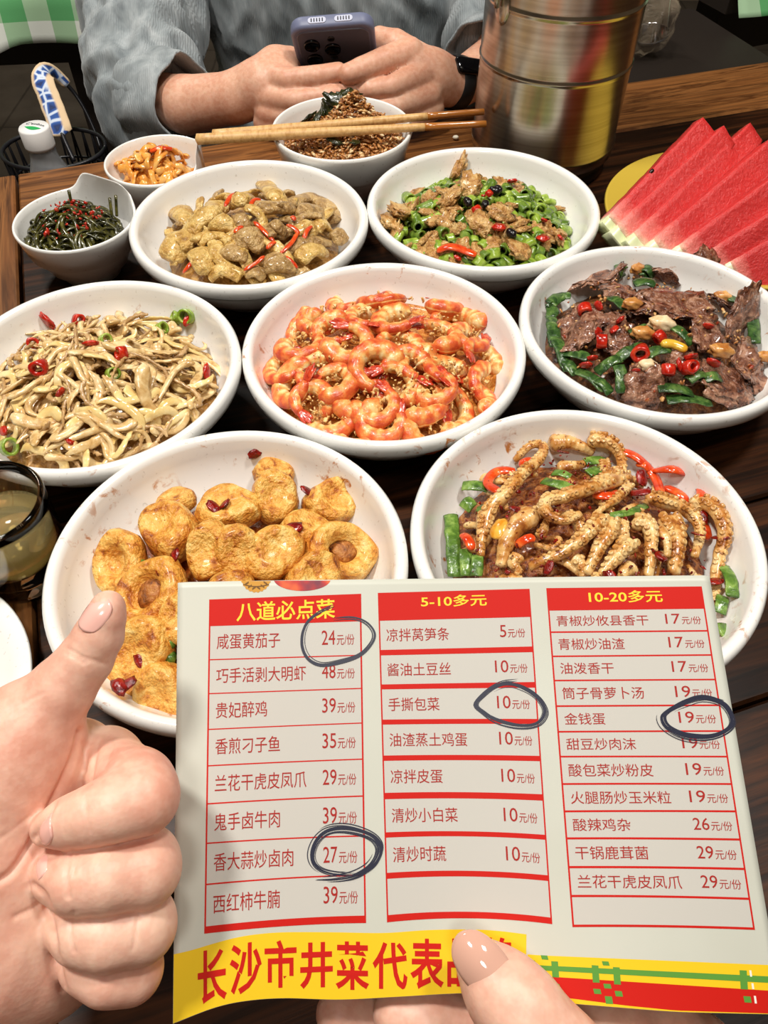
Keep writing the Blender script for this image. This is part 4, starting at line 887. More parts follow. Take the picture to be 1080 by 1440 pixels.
for i in range(190):
    a = rg.random() * 6.283; r = .037 * math.sqrt(rg.random()); x, y = HEAP['sea'][0] + r * math.cos(a), HEAP['sea'][1] + r * math.sin(a); z = hz('sea', x, y)
    h0 = rg.random() * 6.283; cu = rg.uniform(-90, 90); L = rg.uniform(.012, .03); t = np.linspace(0, 1, 12); th = h0 + cu * L * t
    P = np.stack([x + np.cumsum(np.cos(th)) * L / 12, y + np.cumsum(np.sin(th)) * L / 12, 0 * t], 1)
    P[:, 2] = [min(hz('sea', p[0], p[1]), T0 + .05) for p in P]; P[:, 2] += rg.uniform(-.002, .003) + rg.uniform(0, .004) * np.sin(t * 3.1); dd = np.hypot(P[:, 0] - HEAP['sea'][0], P[:, 1] - HEAP['sea'][1]); P[:, :2] = np.where((dd > .0345)[:, None], np.array(HEAP['sea'][:2]) + (P[:, :2] - np.array(HEAP['sea'][:2])) * (.0345 / np.maximum(dd, 1e-6))[:, None], P[:, :2])
    v, f, _ = tube(P, .0016, .0007, 6); parts.append((v, f))
for hx, hy, tx, ty, lz in [(545, 300, 540, 285, .006), (570, 300, 575, 275, .008), (350, 260, 345, 215, .012)]:
    q = [np.array([HEAP['sea'][0] + (hx - 350) / 3.6 * .00053, HEAP['sea'][1] + .01, T0 + .042]), np.array([HEAP['sea'][0] + (tx - 350) / 3.6 * .00053, HEAP['sea'][1] + .018, T0 + .046 + lz])]
    v, f, _ = tube(smoothpath(q, 6), .0012, .0007, 6); parts.append((v, f))
V, F = join(parts); setp(mesh('seaweed_shreds', V, F, SEA, center=True), 'tangle of dark green seaweed shreds in the small bowl', 'seaweed', kind='stuff')
bed('sea', 'seaweed_juice', 'dark juice under the seaweed shreds', SEA, .004, .001, 120, 1.03)
bits('sea', 'chopped_chili', 'chopped red chili sprinkled on the dark seaweed', 'chili', 90, .0015, food('chopped_chili', [(.3, (140, 20, 12)), (.6, (204, 54, 34)), (.85, (236, 190, 140))], 90, .2, .2), .0065, .7, 4)
heap('kim', (km[0] - .002, km[1] - .002), .032, T0 + .030, .016, 2)
PICK = food('pickled_radish', [(.3, (214, 120, 36)), (.5, (236, 166, 72)), (.7, (246, 202, 124))], 110, .2, .3, coat=.5)
bed('kim', 'pickle_juice', 'orange pickle juice under the radish slices', PICK, .004, .002, 120, 1.0)
rg = random.Random(3)
for i in range(46):
    a = rg.random() * 6.283; r = .029 * math.sqrt(rg.random()); x, y = HEAP['kim'][0] + r * math.cos(a), HEAP['kim'][1] + r * math.sin(a)
    if i < 6:
        v, f, _ = tube([(math.cos(q) * .010, math.sin(q) * .007, .002 * math.sin(3 * q + i)) for q in np.linspace(0, rg.uniform(1.6, 3), 14)], .0032, .0012, 8); me = proto('pickled_radish_slice', v, f, PICK); lastp = locals().get('lastp', []) + [me]
    put('pickled_radish_slice', lastp[i % len(lastp)], (x, y, hz('kim', x, y) + rg.uniform(0, .004)), lay('kim', x, y, rg.random() * 6.28, rg.uniform(-.4, .4), rg.uniform(-.5, .5)), 'orange pickled radish slice in the small notched bowl', 'pickled radish', 'pickled radish slices', rg.uniform(.8, 1.15))
P = np.array([HEAP['kim'][0] + .006, HEAP['kim'][1] + .004, 0]); P[2] = hz('kim', P[0], P[1]) + .006
v, f, _ = tube([(-.008, 0, 0), (0, .001, .0014), (.009, -.001, 0)], [.0026, .0034, .002], .0012, 8); put('red_pepper_sliver', proto('red_pepper_sliver', v, f, ORP), P, Euler((0, 0, .3)), 'red pepper sliver on the orange pickled radish', 'pepper')

# --- rice bowl and chopsticks
rc = at(481, 177, T0 + .055); rb_ = setp(small_bowl(rc, .0592, .055, 'white bowl of brown fried rice under the chopsticks'), None, 'bowl')
heap('rice', (rc[0], rc[1]), .051, T0 + .042, .012, 2, (.004, .008))
RICE = food('fried_rice', [(.28, (96, 48, 16)), (.45, (160, 96, 42)), (.6, (204, 146, 82)), (.78, (236, 206, 150))], 420, .3, .3, coat=.3)
bed('rice', 'rice_underlayer', 'packed brown rice filling the bowl', RICE, .003, .003, 160, 1.0, 'rice')
rg = random.Random(8); g0, gf0 = blob(.0031, .00115, .001, .1, 2, 1, 1); parts = []; parts2 = []
def ricez(x, y): return hz('rice', x, y) + .020 * math.exp(-((x - rc[0] - .010) ** 2 / .00022 + (y - rc[1] - .020) ** 2 / .00022))
for i in range(1900):
    a = rg.random() * 6.283; r = .050 * math.sqrt(rg.random()); x, y = rc[0] + r * math.cos(a), rc[1] + r * math.sin(a)
    M = np.array(Euler((rg.uniform(-.6, .6), rg.uniform(-.6, .6), rg.random() * 6.283)).to_matrix())
    p = (g0 @ M.T * rg.uniform(.8, 1.2) + np.array([x, y, ricez(x, y) + rg.uniform(-.004, .002)]), gf0)
    (parts2 if rg.random() < .16 else parts).append(p)
V, F = join(parts); setp(mesh('fried_rice', V, F, RICE, center=True), 'brown fried rice grains heaped in the bowl under the chopsticks', 'rice', kind='stuff')
V, F = join(parts2); setp(mesh('egg_crumbs', V, F, food('egg_crumb', [(.35, (222, 176, 110)), (.65, (246, 226, 182))], 200, .4, .2), center=True), 'pale egg crumbs mixed into the fried rice', 'egg', kind='stuff')
lv, lf = blob(.0085, .0045, .0014, .5, 2.5, 9, 3); LEAF = proto('dark_leaf', lv, lf, food('wilted_leaf', [(.3, (18, 18, 8)), (.6, (52, 56, 22)), (.8, (80, 62, 30))], 200, .25, .5, coat=.3))
for dx, dy, s, tl in [(-.012, .026, 1.2, .9), (-.004, .024, 1.4, .8), (.006, .032, 1.3, 1.0), (-.022, .016, .9, .5), (-.03, .02, 1.0, 1.0), (-.006, -.022, .9, .1), (.012, -.024, .7, .2), (-.018, .03, .9, 1.2)]:
    x, y = rc[0] + dx, rc[1] + dy; put('wilted_leaf', LEAF, (x, y, ricez(x, y) + .004), Euler((tl, .2, dx * 80)), 'dark wilted leaf in the fried rice', 'leaf', 'dark leaves in the rice', s)
STICK = NT('bamboo'); sv_ = STICK.vec((60, 3, 60), rnd=True); STICK.l(STICK.ramp(STICK.noise(sv_, 6, 3), [(.3, lin((196, 146, 84))), (.6, lin((226, 184, 122))), (.8, lin((208, 160, 98)))]), STICK.b.inputs['Base Color']); STICK.set(Roughness=.4)
OILY = plain('oily_bamboo_tip', (176, 108, 44), .2, Coat_Weight=.5)
for (ua, va, ub, vb, dz, lab) in [(277, 196, 683, 174, .0035, 'wooden chopstick lying across the rice bowl closest to the dishes'), (300, 190, 680, 157, .0045, 'wooden chopstick across the rice bowl beside the phone holder')]:
    A = at(ua, va, T0 + .055 + dz + .002); B = at(ub, vb, T0 + .055 + dz); D = B - A; L = np.linalg.norm(D); t = np.linspace(0, 1, 24)[:, None]; P = A + D * t
    rr = np.interp(t[:, 0], [0, .45, .8, 1], [.0042, .0038, .0030, .0026]); k = 18
    V, F, _ = tube(P[:k + 1], rr[:k + 1], rr[:k + 1], 16 if False else 12); o = setp(mesh('chopstick', V, F, STICK.m, center=True), lab, 'chopstick')
    V, F, _ = tube(P[k:], rr[k:], rr[k:], 12); setp(mesh('tip', V, F, OILY, o), 'sauce-stained tip')
for u, v, nme in [(641, 193, 0), (650, 178, 0), (632, 172, 0)]:
    P = at(u, v, T0 + .003); V, F = blob(.003, .0022, .002, .2, 2, u, 2); 
    if nme == 0 and u == 641: setp(mesh('rice_grain', V + P, F, food('white_rice', [(.3, (236, 226, 200)), (.7, (250, 244, 226))], 200, .3, .1), center=True), 'stray white rice grain on the table beside the chopstick tips', 'rice')
# ------------------------------------------------------------------ watermelon on a yellow plate
pc = np.array([.288, .572]); 
V, F = lathe([(0, .003), (.055, .003), (.06, 0), (.064, .002), (.09, .010), (.104, .0155), (.1055, .017), (.1045, .0185), (.103, .0182), (.088, .0125), (.062, .0065), (0, .0060)], 120)
setp(mesh('plate', V, F, plain('yellow_plate', (208, 178, 66), .35, Coat_Weight=.3), loc=(pc[0], pc[1], T0)), 'yellow round plate holding the watermelon slices', 'plate')
def melon():
    t = NT('watermelon_flesh'); tc = t.n('ShaderNodeTexCoord'); sx = t.n('ShaderNodeSeparateXYZ'); t.l(tc.outputs['UV'], sx.inputs[0]); v = t.vec()
    n1 = t.noise(v, 90, 4); ad = t.n('ShaderNodeMath', operation='MULTIPLY_ADD'); t.l(n1, ad.inputs[0]); ad.inputs[1].default_value = .08; t.l(sx.outputs[0], ad.inputs[2])
    base = t.ramp(ad.outputs[0], [(.0, lin((214, 62, 60))), (.80, lin((208, 64, 64))), (.93, lin((238, 150, 138))), (1.0, lin((236, 224, 190)))])
    n2 = t.noise(v, 300, 4, .7); c = t.mix(.35, base, t.ramp(n2, [(.35, lin((170, 30, 34))), (.65, lin((250, 170, 160)))]), 'SOFT_LIGHT')
    t.l(c, t.b.inputs['Base Color']); t.set(Roughness=.32, Subsurface_Weight=.25, Subsurface_Radius=(.006, .0015, .001), Subsurface_Scale=1.0); t.bump(n2, .8, .0018); return t.m
MEL = melon()
RINDM = food('watermelon_rind', [(.3, (206, 216, 160)), (.6, (232, 234, 196))], 60, .3, .2)
SEED = plain('watermelon_seed', (40, 16, 12), .25)
def gridbox(nx, ny, nz):
    V = []; F = []; ix = {}
    def vid(p):
        if p not in ix: ix[p] = len(V); V.append(p)
        return ix[p]
    N = (nx, ny, nz)
    for ax in range(3):
        a, b = (ax + 1) % 3, (ax + 2) % 3
        for side in (0, N[ax]):
            for i in range(N[a]):
                for j in range(N[b]):
                    q = []
                    for di, dj in ((0, 0), (1, 0), (1, 1), (0, 1)):
                        p = [0, 0, 0]; p[ax] = side; p[a] = i + di; p[b] = j + dj; q.append(vid(tuple(p)))
                    F.append(q if side else q[::-1])
    return np.array(V, float) / np.array(N), F
GBV, GBF = gridbox(26, 10, 4)
def melon_slice(Bp, Tp, zb, zt, label, seeds=()):
    B = at(Bp[0], Bp[1], zb); Tt = at(Tp[0], Tp[1], zt); L = B - Tt; ln = np.linalg.norm(L); Lh = L / ln
    Wd = np.array([.80, -.36, -.62]); Wd -= Lh * (Wd @ Lh); Wd /= np.linalg.norm(Wd); N = np.cross(Lh, Wd); N /= np.linalg.norm(N)
    if N[2] < 0: N = -N
    th = .0122
    def f(l, w_, n):
        wid = .016 + .040 * l; lenw = ln * l * (1 - .10 * (w_ * 1.0) ** 2 * l)
        return Tt + Lh * lenw + Wd * wid * w_ - N * th * n * 1.0
    def shape(lo, hi):
        V = np.array([f(lo + (hi - lo) * q[0], q[1], q[2]) for q in GBV]); return V, np.stack([lo + (hi - lo) * GBV[:, 0], GBV[:, 1]], 1)
    V, uv = shape(0, .94); V = vnoise(V, .0006, 160, Bp[0]); V = vnoise(V, .0008, 50, Bp[1])
    o = setp(mesh('watermelon_slice', V, GBF, MEL, center=True, uv=uv), label, 'watermelon', 'watermelon slices on the yellow plate')
    V, uv = shape(.938, 1.0); r = mesh('rind', V, GBF, RINDM, o); r['label'] = 'pale green rind end'
    for l, w_, n in seeds:
        V, F = blob(.0028, .0017, .0012, .05, 1, 2, 2); M = np.array(Matrix((Lh, Wd, N)).transposed()); p = f(l, w_, n)
        mesh('seed', V @ M.T + p, F, SEED, o)
    return o
MLN = [((847, 312), (990, 163), .800, .843, 'watermelon slice at the outer end beside the steel bucket', [(.52, .02, .05)]), ((858, 326), (1018, 176), .797, .838, 'watermelon slice second from the bucket with its tip peeking out', ()), ((880, 338), (1056, 172), .795, .836, 'watermelon slice third from the bucket', ()),
       ((908, 346), (1083, 196), .793, .833, 'watermelon slice fourth from the bucket', ()), ((945, 352), (1104, 236), .790, .826, 'watermelon slice fifth from the bucket with a dark seed', [(.62, .03, .3)]), ((985, 360), (1120, 275), .785, .815, 'watermelon slice sixth from the bucket, low and shaded', ()), ((1020, 372), (1135, 306), .780, .803, 'watermelon slice above the beef bowl, lowest of its stack', ())]
for a in MLN: melon_slice(*a)

# ------------------------------------------------------------------ tea glass
gp = at(42, 800, T0); GX, GY = gp[0], gp[1]
def zfor(x, y, v):     # height on a vertical line that shows at picture row v
    k = (720 - v) / FPX; return CZ + y * (-math.sin(PITCH) + k * math.cos(PITCH)) / (math.cos(PITCH) + k * math.sin(PITCH))
gh = zfor(GX, GY, 704) - T0
GLASS = NT('clear_glass'); GLASS.set(Base_Color=(1, 1, 1, 1), Roughness=.01, Transmission_Weight=1.0, IOR=1.45)
TEA = NT('pale_tea'); TEA.set(Base_Color=(.86, .70, .32, 1), Roughness=.0, Transmission_Weight=.84, IOR=1.33)
gl = empty('tea_glass', (GX, GY, T0), 'thick clear drinking glass of pale tea beside the egg bowl', 'glass')
ro, ri = .0275, .0247
V, F = lathe([(0, 0), (.021, 0), (.0235, .0015), (.0245, .006), (ro - .001, gh * .55), (ro, gh * .82), (ro + .0004, gh - .002), (ro - .001, gh), (ri + .0004, gh - .001), (ri, gh * .82), (ri - .001, gh * .5), (.0212, .013), (.018, .0095), (0, .009)], 80)
mesh('glass_body', V + gp, F, GLASS.m, gl)
V, F = lathe([(0, .0095), (.0178, .0100), (.0207, .0135), (ri - .0014, gh * .5), (ri - .0009, gh * .66), (0, gh * .66)], 80); setp(mesh('tea', V + gp, F, TEA.m, gl), 'pale yellow tea')

# ------------------------------------------------------------------ white plate with an orange print at the table's near corner
ep = at(46, 948, T0 + .016); pcx, pcy = ep[0] - .0752 * .97, ep[1] - .0752 * .24
V, F = lathe([(0, .003), (.04, .003), (.043, 0), (.047, .002), (.066, .010), (.0745, .0155), (.0752, .0168), (.0742, .018), (.064, .0128), (.045, .0062), (0, .006)], 96)
wp = setp(mesh('plate', V, F, WHITE, loc=(pcx, pcy, T0)), 'white plate with small orange marks behind the thumbs-up wrist', 'plate')
ORM = plain('orange_print', (226, 132, 40), .4); parts = []
for i in range(5):
    for j in range(3):
        q = at(2 + i * 3.6 + j * 1.5, 984 - i * 3.4 + j * 3.6 - 6, T0 + .0166); rr = math.hypot(q[0] - pcx, q[1] - pcy)
        if rr > .0735: continue
       
        zz = np.interp(rr, [.045, .064, .0742], [.0062, .0128, .018]) + .0004; q = np.array([q[0], q[1], T0 + zz]); v, f = box(q, (.0009, .0009, .0006), .7); parts.append((v, f))
V, F = join(parts); setp(mesh('printed_mark', V, F, ORM, wp), 'small orange printed mark')

# ------------------------------------------------------------------ stool, water bottle and basket beyond the table edge
bt = atd(47, 178, .70); zb = bt[2] - .228
sl = empty('wooden_stool', (-.40, .80, 0), 'dark stool beyond the table carrying the bottle and basket', 'stool')
V, F = box((-.40, .80, zb - .015), (.245, .24, .03)); mesh('seat', V, F, WBLACK, sl, smooth=False)
for a in (-.10, .10):
    for b in (-.10, .10):
        V, F = box((-.40 + a, .80 + b, (zb - .03) / 2), (.035, .035, zb - .03)); mesh('leg', V, F, WBLACK, sl, smooth=False)
PET = NT('clear_plastic'); PET.set(Base_Color=(.9, .92, .94, 1), Roughness=.12, Transmission_Weight=.86, IOR=1.3)
bo = empty('water_bottle', (bt[0], bt[1], zb), 'clear plastic water bottle with a white cap behind the seaweed bowl', 'bottle')
H = .228
V, F = lathe([(0, .003), (.024, 0), (.029, .004), (.030, .015), (.0285, .03), (.030, .05), (.0285, .07), (.030, .09), (.0285, .105), (.030, .12), (.0295, .138), (.0265, .155), (.0225, .172), (.0175, .188), (.0135, .198), (.0125, .203), (.0128, H - .017), (.0125, H - .006), (.0108, H - .006), (.0108, .203), (.0160, .187), (.0210, .171), (.0250, .154), (.028, .137), (.0285, .12), (.0270, .105), (.0285, .09), (.027, .07), (.0285, .05), (.027, .03), (.0285, .016), (.027, .006), (0, .005)], 64)
o_ = np.array([bt[0], bt[1], zb]); mesh('bottle_body', V + o_, F, PET.m, bo)
capv = []; n = 72; V, F = lathe([(.0128, H - .019), (.0140, H - .0188), (.0142, H - .016), (.0142, H - .0015), (.0132, H), (0, H)], n)
for q in V:
    a = math.atan2(q[1], q[0]); r = math.hypot(q[0], q[1])
    if .0139 < r and q[2] < H - .0012: k = 1 + .012 * math.sin(a * 36); q[0] *= k; q[1] *= k
cap = setp(mesh('cap', V + o_, F, PAPERW, bo), 'white ribbed screw cap')
def textmesh(body, bold=0.0, res=3):
    cu = bpy.data.curves.new('txt', 'FONT'); cu.body = body; cu.size = 1; cu.resolution_u = res; cu.offset = bold; cu.fill_mode = 'FRONT'
    o = bpy.data.objects.new('txt', cu); COL.objects.link(o); bpy.context.view_layer.update()
    me = bpy.data.meshes.new_from_object(o.evaluated_get(bpy.context.evaluated_depsgraph_get()))
    V = np.array([v.co[:] for v in me.vertices]) if len(me.vertices) else np.zeros((0, 3)); F = [tuple(p.vertices) for p in me.polygons]
    bpy.data.objects.remove(o); bpy.data.curves.remove(cu); bpy.data.meshes.remove(me); return V, F
TXT = plain('grey_print', (70, 78, 84), .5); GRNP = plain('green_print', (22, 168, 84), .4)
tv, tf = textmesh("C'estbon", .012); tv = tv - [(tv[:, 0].min() + tv[:, 0].max()) / 2, 0, 0]; k = .019 / (tv[:, 0].max() - tv[:, 0].min())
tv = tv * k; tv[:, 1] += .0035; tv[:, 1] -= tv[:, 0] ** 2 * 22; c, s_ = math.cos(-.25), math.sin(-.25); tv = np.stack([tv[:, 0] * c - tv[:, 1] * s_, tv[:, 0] * s_ + tv[:, 1] * c, tv[:, 0] * 0 + H + .0002], 1)
setp(mesh('printed_word', tv + o_, tf, TXT, cap, smooth=False), 'grey word printed on the cap')
lf = [(-.0085 + .017 * i / 20, .0020 * math.sin(math.pi * i / 20) * 1.1 - .0002 - (i / 20) * .004) for i in range(21)] + [(.0085 - .017 * i / 20, -.0046 * math.sin(math.pi * i / 20) - .0002 - (1 - i / 20) * .004) for i in range(1, 20)]
lv = np.array([(x, y, H + .0002) for x, y in lf]) + o_; setp(mesh('printed_leaf', lv, [tuple(range(len(lv)))], GRNP, cap, smooth=False), 'green leaf shape printed on the cap')
# basket
kc = np.array([atd(78, 215, .80)[0], atd(78, 215, .80)[1], 0]); kz = atd(78, 205, .80)[2]
kb = empty('wire_basket', (kc[0], kc[1], zb), 'black wire basket with a cloth-wrapped handle behind the water bottle', 'basket')
WIRE = plain('black_wire', (30, 30, 34), .35, .3); rx_, ry_ = .054, .045
ring = lambda k, z, n=60: np.array([(kc[0] + k * rx_ * math.cos(a), kc[1] + k * ry_ * math.sin(a), z) for a in np.linspace(0, 2 * math.pi, n)])
parts = []
for k, z in ((1, kz), (.96, kz - .03), (.92, kz - .07), (.88, zb + .004)):
    v, f, _ = tube(ring(k, z), .0022 if z == kz else .0014, n=6); parts.append((v, f))
for i in range(26):
    a = 2 * math.pi * i / 26
    for sg in (.22, -.22):
        P = [(kc[0] + rx_ * math.cos(a), kc[1] + ry_ * math.sin(a), kz), (kc[0] + .94 * rx_ * math.cos(a + sg / 2), kc[1] + .94 * ry_ * math.sin(a + sg / 2), (kz + zb) / 2), (kc[0] + .88 * rx_ * math.cos(a + sg), kc[1] + .88 * ry_ * math.sin(a + sg), zb + .003)]
        v, f, _ = tube(smoothpath(P, 8), .0012, n=5); parts.append((v, f))
V, F = join(parts); mesh('wire_body', V, F, WIRE, kb)
V, F = lathe([(0, 0), (1, 0), (1.06, .085), (1.03, .085), (.97, .003), (0, .003)], 48); V = V * [rx_ * .86, ry_ * .86, 1] + np.array([kc[0], kc[1], zb + .002]); setp(mesh('liner', V, F, plain('dark_liner', (40, 40, 52), .6), kb), 'dark cloth liner')
hs = [atd(104, 226, .775), atd(88, 190, .775), atd(72, 145, .777), atd(60, 112, .782), atd(70, 101, .80), atd(97, 122, .82), atd(117, 150, .83), atd(134, 186, .838), atd(142, 210, .84)]
P = smoothpath(hs, 60); V, F, _ = tube(P, .0022, n=8); hd = mesh('handle', V, F, WIRE, kb)
def wrapmat():
    t = NT('beige_blue_pattern_cloth'); v = t.vec(rnd=False); vo = t.n('ShaderNodeTexVoronoi', feature='DISTANCE_TO_EDGE'); t.l(v, vo.inputs['Vector']); vo.inputs['Scale'].default_value = 75
    tc = t.n('ShaderNodeTexCoord'); sx = t.n('ShaderNodeSeparateXYZ'); t.l(tc.outputs['UV'], sx.inputs[0])
    a = t.ramp(sx.outputs[1], [(.0, (0, 0, 0, 1)), (.17, (0, 0, 0, 1)), (.21, (1, 1, 1, 1)), (.36, (1, 1, 1, 1)), (.40, (0, 0, 0, 1)), (1, (0, 0, 0, 1))])
    pat = t.ramp(vo.outputs['Distance'], [(.05, lin((210, 220, 235))), (.12, lin((48, 92, 168))), (.3, lin((24, 44, 96))), (.5, lin((70, 84, 96)))])
    c = t.mix(a, lin((222, 194, 156)), pat); t.l(c, t.b.inputs['Base Color']); t.set(Roughness=.8); return t.m
V, F, uv = tube(P[8:37], np.concatenate([np.full(15, .0115), np.linspace(.0115, .005, 14)]), .0028, 20, up=(.25, -1, .35)); V = vnoise(V, .0008, 120, 2); setp(mesh('handle_wrap', V, F, wrapmat(), hd, uv=uv), 'beige cloth wrap with blue swirls')
# ------------------------------------------------------------------ the person across the table
pe = empty('person', (-.05, 1.02, .0), 'person in a grey-blue linen shirt holding a phone with both hands', 'person')
D_ = lambda u, v, d, r: (atd(u, v, d), r * d / FPX)
A = [D_(212, 95, .80, 30), D_(214, 138, .782, 34), D_(262, 148, .745, 37), D_(330, 138, .725, 33), D_(352, 130, .72, 31)]
g = SDF((-.36, .66, .70), (.20, .98, .98), .0017)
g.chain(A, .004)
g.chain([D_(348, 130, .72, 32), D_(375, 122, .712, 35), D_(398, 112, .712, 28)], .008)
g.chain([D_(360, 118, .715, 26), D_(388, 92, .715, 22), D_(408, 84, .722, 17)], .010)
fings = [[D_(370, 108, .705, 22), D_(405, 113, .690, 16), D_(445, 108, .684, 14.5), D_(476, 101, .684, 12.5)],
         [D_(374, 136, .705, 20), D_(415, 141, .692, 14.5), D_(465, 134, .690, 13.5), D_(500, 127, .694, 11)],
         [D_(376, 158, .711, 18), D_(420, 165, .702, 14), D_(470, 158, .698, 13), D_(500, 150, .70, 11)],
         [D_(372, 172, .718, 16), D_(410, 184, .712, 12), D_(445, 180, .708, 11)],
         [D_(640, 118, .735, 30), D_(606, 110, .722, 36), D_(580, 98, .714, 34)],
         [D_(575, 76, .702, 22), D_(540, 86, .690, 18), D_(508, 98, .682, 16), D_(489, 104, .680, 13.5)],
         [D_(592, 108, .707, 22), D_(552, 122, .692, 15), D_(520, 126, .690, 13), D_(500, 128, .694, 10)],
         [D_(602, 134, .712, 20), D_(562, 150, .700, 14), D_(528, 154, .698, 12)],
         [D_(608, 152, .720, 17), D_(575, 174, .712, 12), D_(550, 178, .710, 10)],
         [D_(588, 84, .715, 22), D_(556, 62, .715, 19), D_(534, 54, .722, 15), D_(524, 62, .726, 12)]]
for i, f in enumerate(fings):
    if i == 4: g.chain([D_(760, 45, .83, 42), D_(700, 85, .775, 36), D_(650, 116, .74, 30)], .004)
    s2 = SDF(g.lo, g.lo + g.h * (g.n - 1), g.h) if False else None
    g.chain(f, .0011 if i not in (4,) else .006)
V1, F1 = g.mesh(); V1 = relax(V1, F1, 2)
b = SDF((-.40, .55, -.01), (.32, 1.30, 1.48), .008)
ch = lambda *p: [((x, y, z), r) for x, y, z, r in p]
b.ell((-.05, 1.09, .58), (.165, .12, .13), .05); b.ell((-.05, 1.07, .80), (.155, .105, .20), .05); b.ell((-.05, 1.05, .98), (.185, .105, .13), .06)
for sg, e in ((-1, A[0]), (1, D_(760, 45, .83, 42))):
    b.chain([((-.05 + sg * .17, 1.04, 1.02), .050)] + [(atd(u_, v_, d_), r_) for u_, v_, d_, r_ in ([(215, -60, .90, .042), (208, 30, .845, .036), (207, 95, .805, .030), (212, 132, .785, .024)] if sg < 0 else [(735, -60, .92, .042), (712, 0, .855, .036), (690, 48, .805, .030), (700, 80, .775, .026)])], .02)
    b.chain(ch((-.05 + sg * .09, 1.08, .54, .085), (-.05 + sg * .13, .72, .55, .062), (-.05 + sg * .13, .72, .46, .06)), .02)
    b.chain(ch((-.05 + sg * .13, .72, .54, .058), (-.05 + sg * .13, .76, .09, .038), (-.05 + sg * .13, .78, .035, .036), (-.05 + sg * .14, .64, .03, .03)), .02)
b.chain(ch((-.05, 1.03, 1.06, .055), (-.05, 1.0, 1.16, .05)), .03)
b.ell((-.05, .98, 1.27), (.075, .095, .11), .02); b.ell((-.05, .925, 1.21), (.05, .05, .06), .03); b.cone((-.05, .885, 1.27), (-.05, .868, 1.235), .010, .014, .012)
for sg in (-1, 1):
    b.ell((-.05 + sg * .078, .985, 1.26), (.010, .018, .030), .008); b.ell((-.05 + sg * .032, .894, 1.275), (.013, .008, .008), .006)
b.cone((-.070, .878, 1.205), (-.030, .878, 1.205), .006, .006, .006)
V2, F2 = b.mesh(); V, F = join([(V1, F1), (V2, F2)]); body = mesh('body', V, F, SKIN2, pe)
h_ = SDF((-.16, .86, 1.14), (.06, 1.10, 1.42), .006); h_.ell((-.05, .995, 1.295), (.084, .100, .105), .01); h_.cone((-.05, .86, 1.20), (-.05, .86, 1.18), .06, .07, .01, cut=True); h_.cone((-.05, .85, 1.255), (-.05, .88, 1.16), .062, .07, .01, cut=True)
V, F = h_.mesh(); V = vnoise(V, .004, 40); mesh('hair', V, F, plain('dark_hair', (28, 22, 20), .5), pe)
def linen():
    t = NT('grey_blue_linen'); v = t.vec((1, 1, .35), rnd=False); n1 = t.noise(v, 42, 3, .6, .4); wv = t.n('ShaderNodeTexWave', wave_type='BANDS', bands_direction='X'); t.l(v, wv.inputs['Vector']); wv.inputs['Scale'].default_value = 150; wv.inputs['Distortion'].default_value = 6; wv.inputs['Detail'].default_value = 2; n2 = wv.outputs['Fac']
    c = t.ramp(n1, [(.3, lin((112, 120, 124))), (.5, lin((146, 154, 157))), (.75, lin((182, 188, 190)))]); t.l(c, t.b.inputs['Base Color']); t.set(Roughness=.85, Sheen_Weight=.2)
    ad = t.n('ShaderNodeMath', operation='MULTIPLY_ADD'); t.l(n2, ad.inputs[0]); ad.inputs[1].default_value = .12; t.l(n1, ad.inputs[2]); t.bump(ad.outputs[0], .55, .004); return t.m
LIN = linen()
s = SDF((-.42, .62, .44), (.34, 1.28, 1.14), .0045)
s.ell((-.05, 1.09, .60), (.185, .145, .16), .05); s.ell((-.05, 1.07, .80), (.178, .128, .20), .05); s.ell((-.05, 1.05, .98), (.20, .12, .125), .06)
M_ = lambda u, v, d, r: (atd(u, v, d), r)
s.chain([((-.22, 1.04, 1.02), .070), M_(215, -60, .90, .066), M_(208, 30, .845, .058), M_(205, 95, .805, .051), M_(208, 140, .785, .043)], .025)
s.cone(*[M_(204, 160, .785, 0)[0], M_(214, 160, .77, 0)[0]], .036, .036, .015)
s.chain([((.12, 1.04, 1.02), .070), M_(735, -60, .92, .062), M_(712, 0, .855, .055), M_(690, 48, .805, .046)], .025)
for P_, r0 in (((A[1][0] * .35 + A[2][0] * .65, A[2][0]), .031), ((D_(712, 78, .785, 0)[0], D_(690, 92, .765, 0)[0]), .030)):
    s.cone(P_[0], np.array(P_[1]) * 1.2 - np.array(P_[0]) * .2, r0, r0 - .002, .004, cut=True)
V, F = s.mesh(); V = relax(V, F, 2); me_n = bpy.data.meshes.new('n'); me_n.from_pydata(V.tolist(), [], F); me_n.update(); NRM = np.array([v.normal[:] for v in me_n.vertices]); bpy.data.meshes.remove(me_n)
for i in range(len(V)):
    p = Vector(V[i]); a = mnoise.noise(Vector((p.x * 26, p.y * 22, p.z * 14)) + Vector((mnoise.noise(p * 9) * 1.6, 0, 2))); bb = mnoise.noise(p * 48)
    c2 = mnoise.noise(Vector((p.x * 60 + p.z * 22, p.y * 40, p.z * 18 - p.x * 20)) + Vector((mnoise.noise(p * 14) * 1.2, 4, 0)))
    ka = .35 if p.y > .90 and abs(p.x + .05) < .17 else 1.0
    V[i] += NRM[i] * ka * (.014 * (.5 - 1.9 * abs(a)) + .0045 * (.5 - 1.8 * abs(c2)) + .0015 * bb + .004)
mesh('shirt', V, F, LIN, pe)
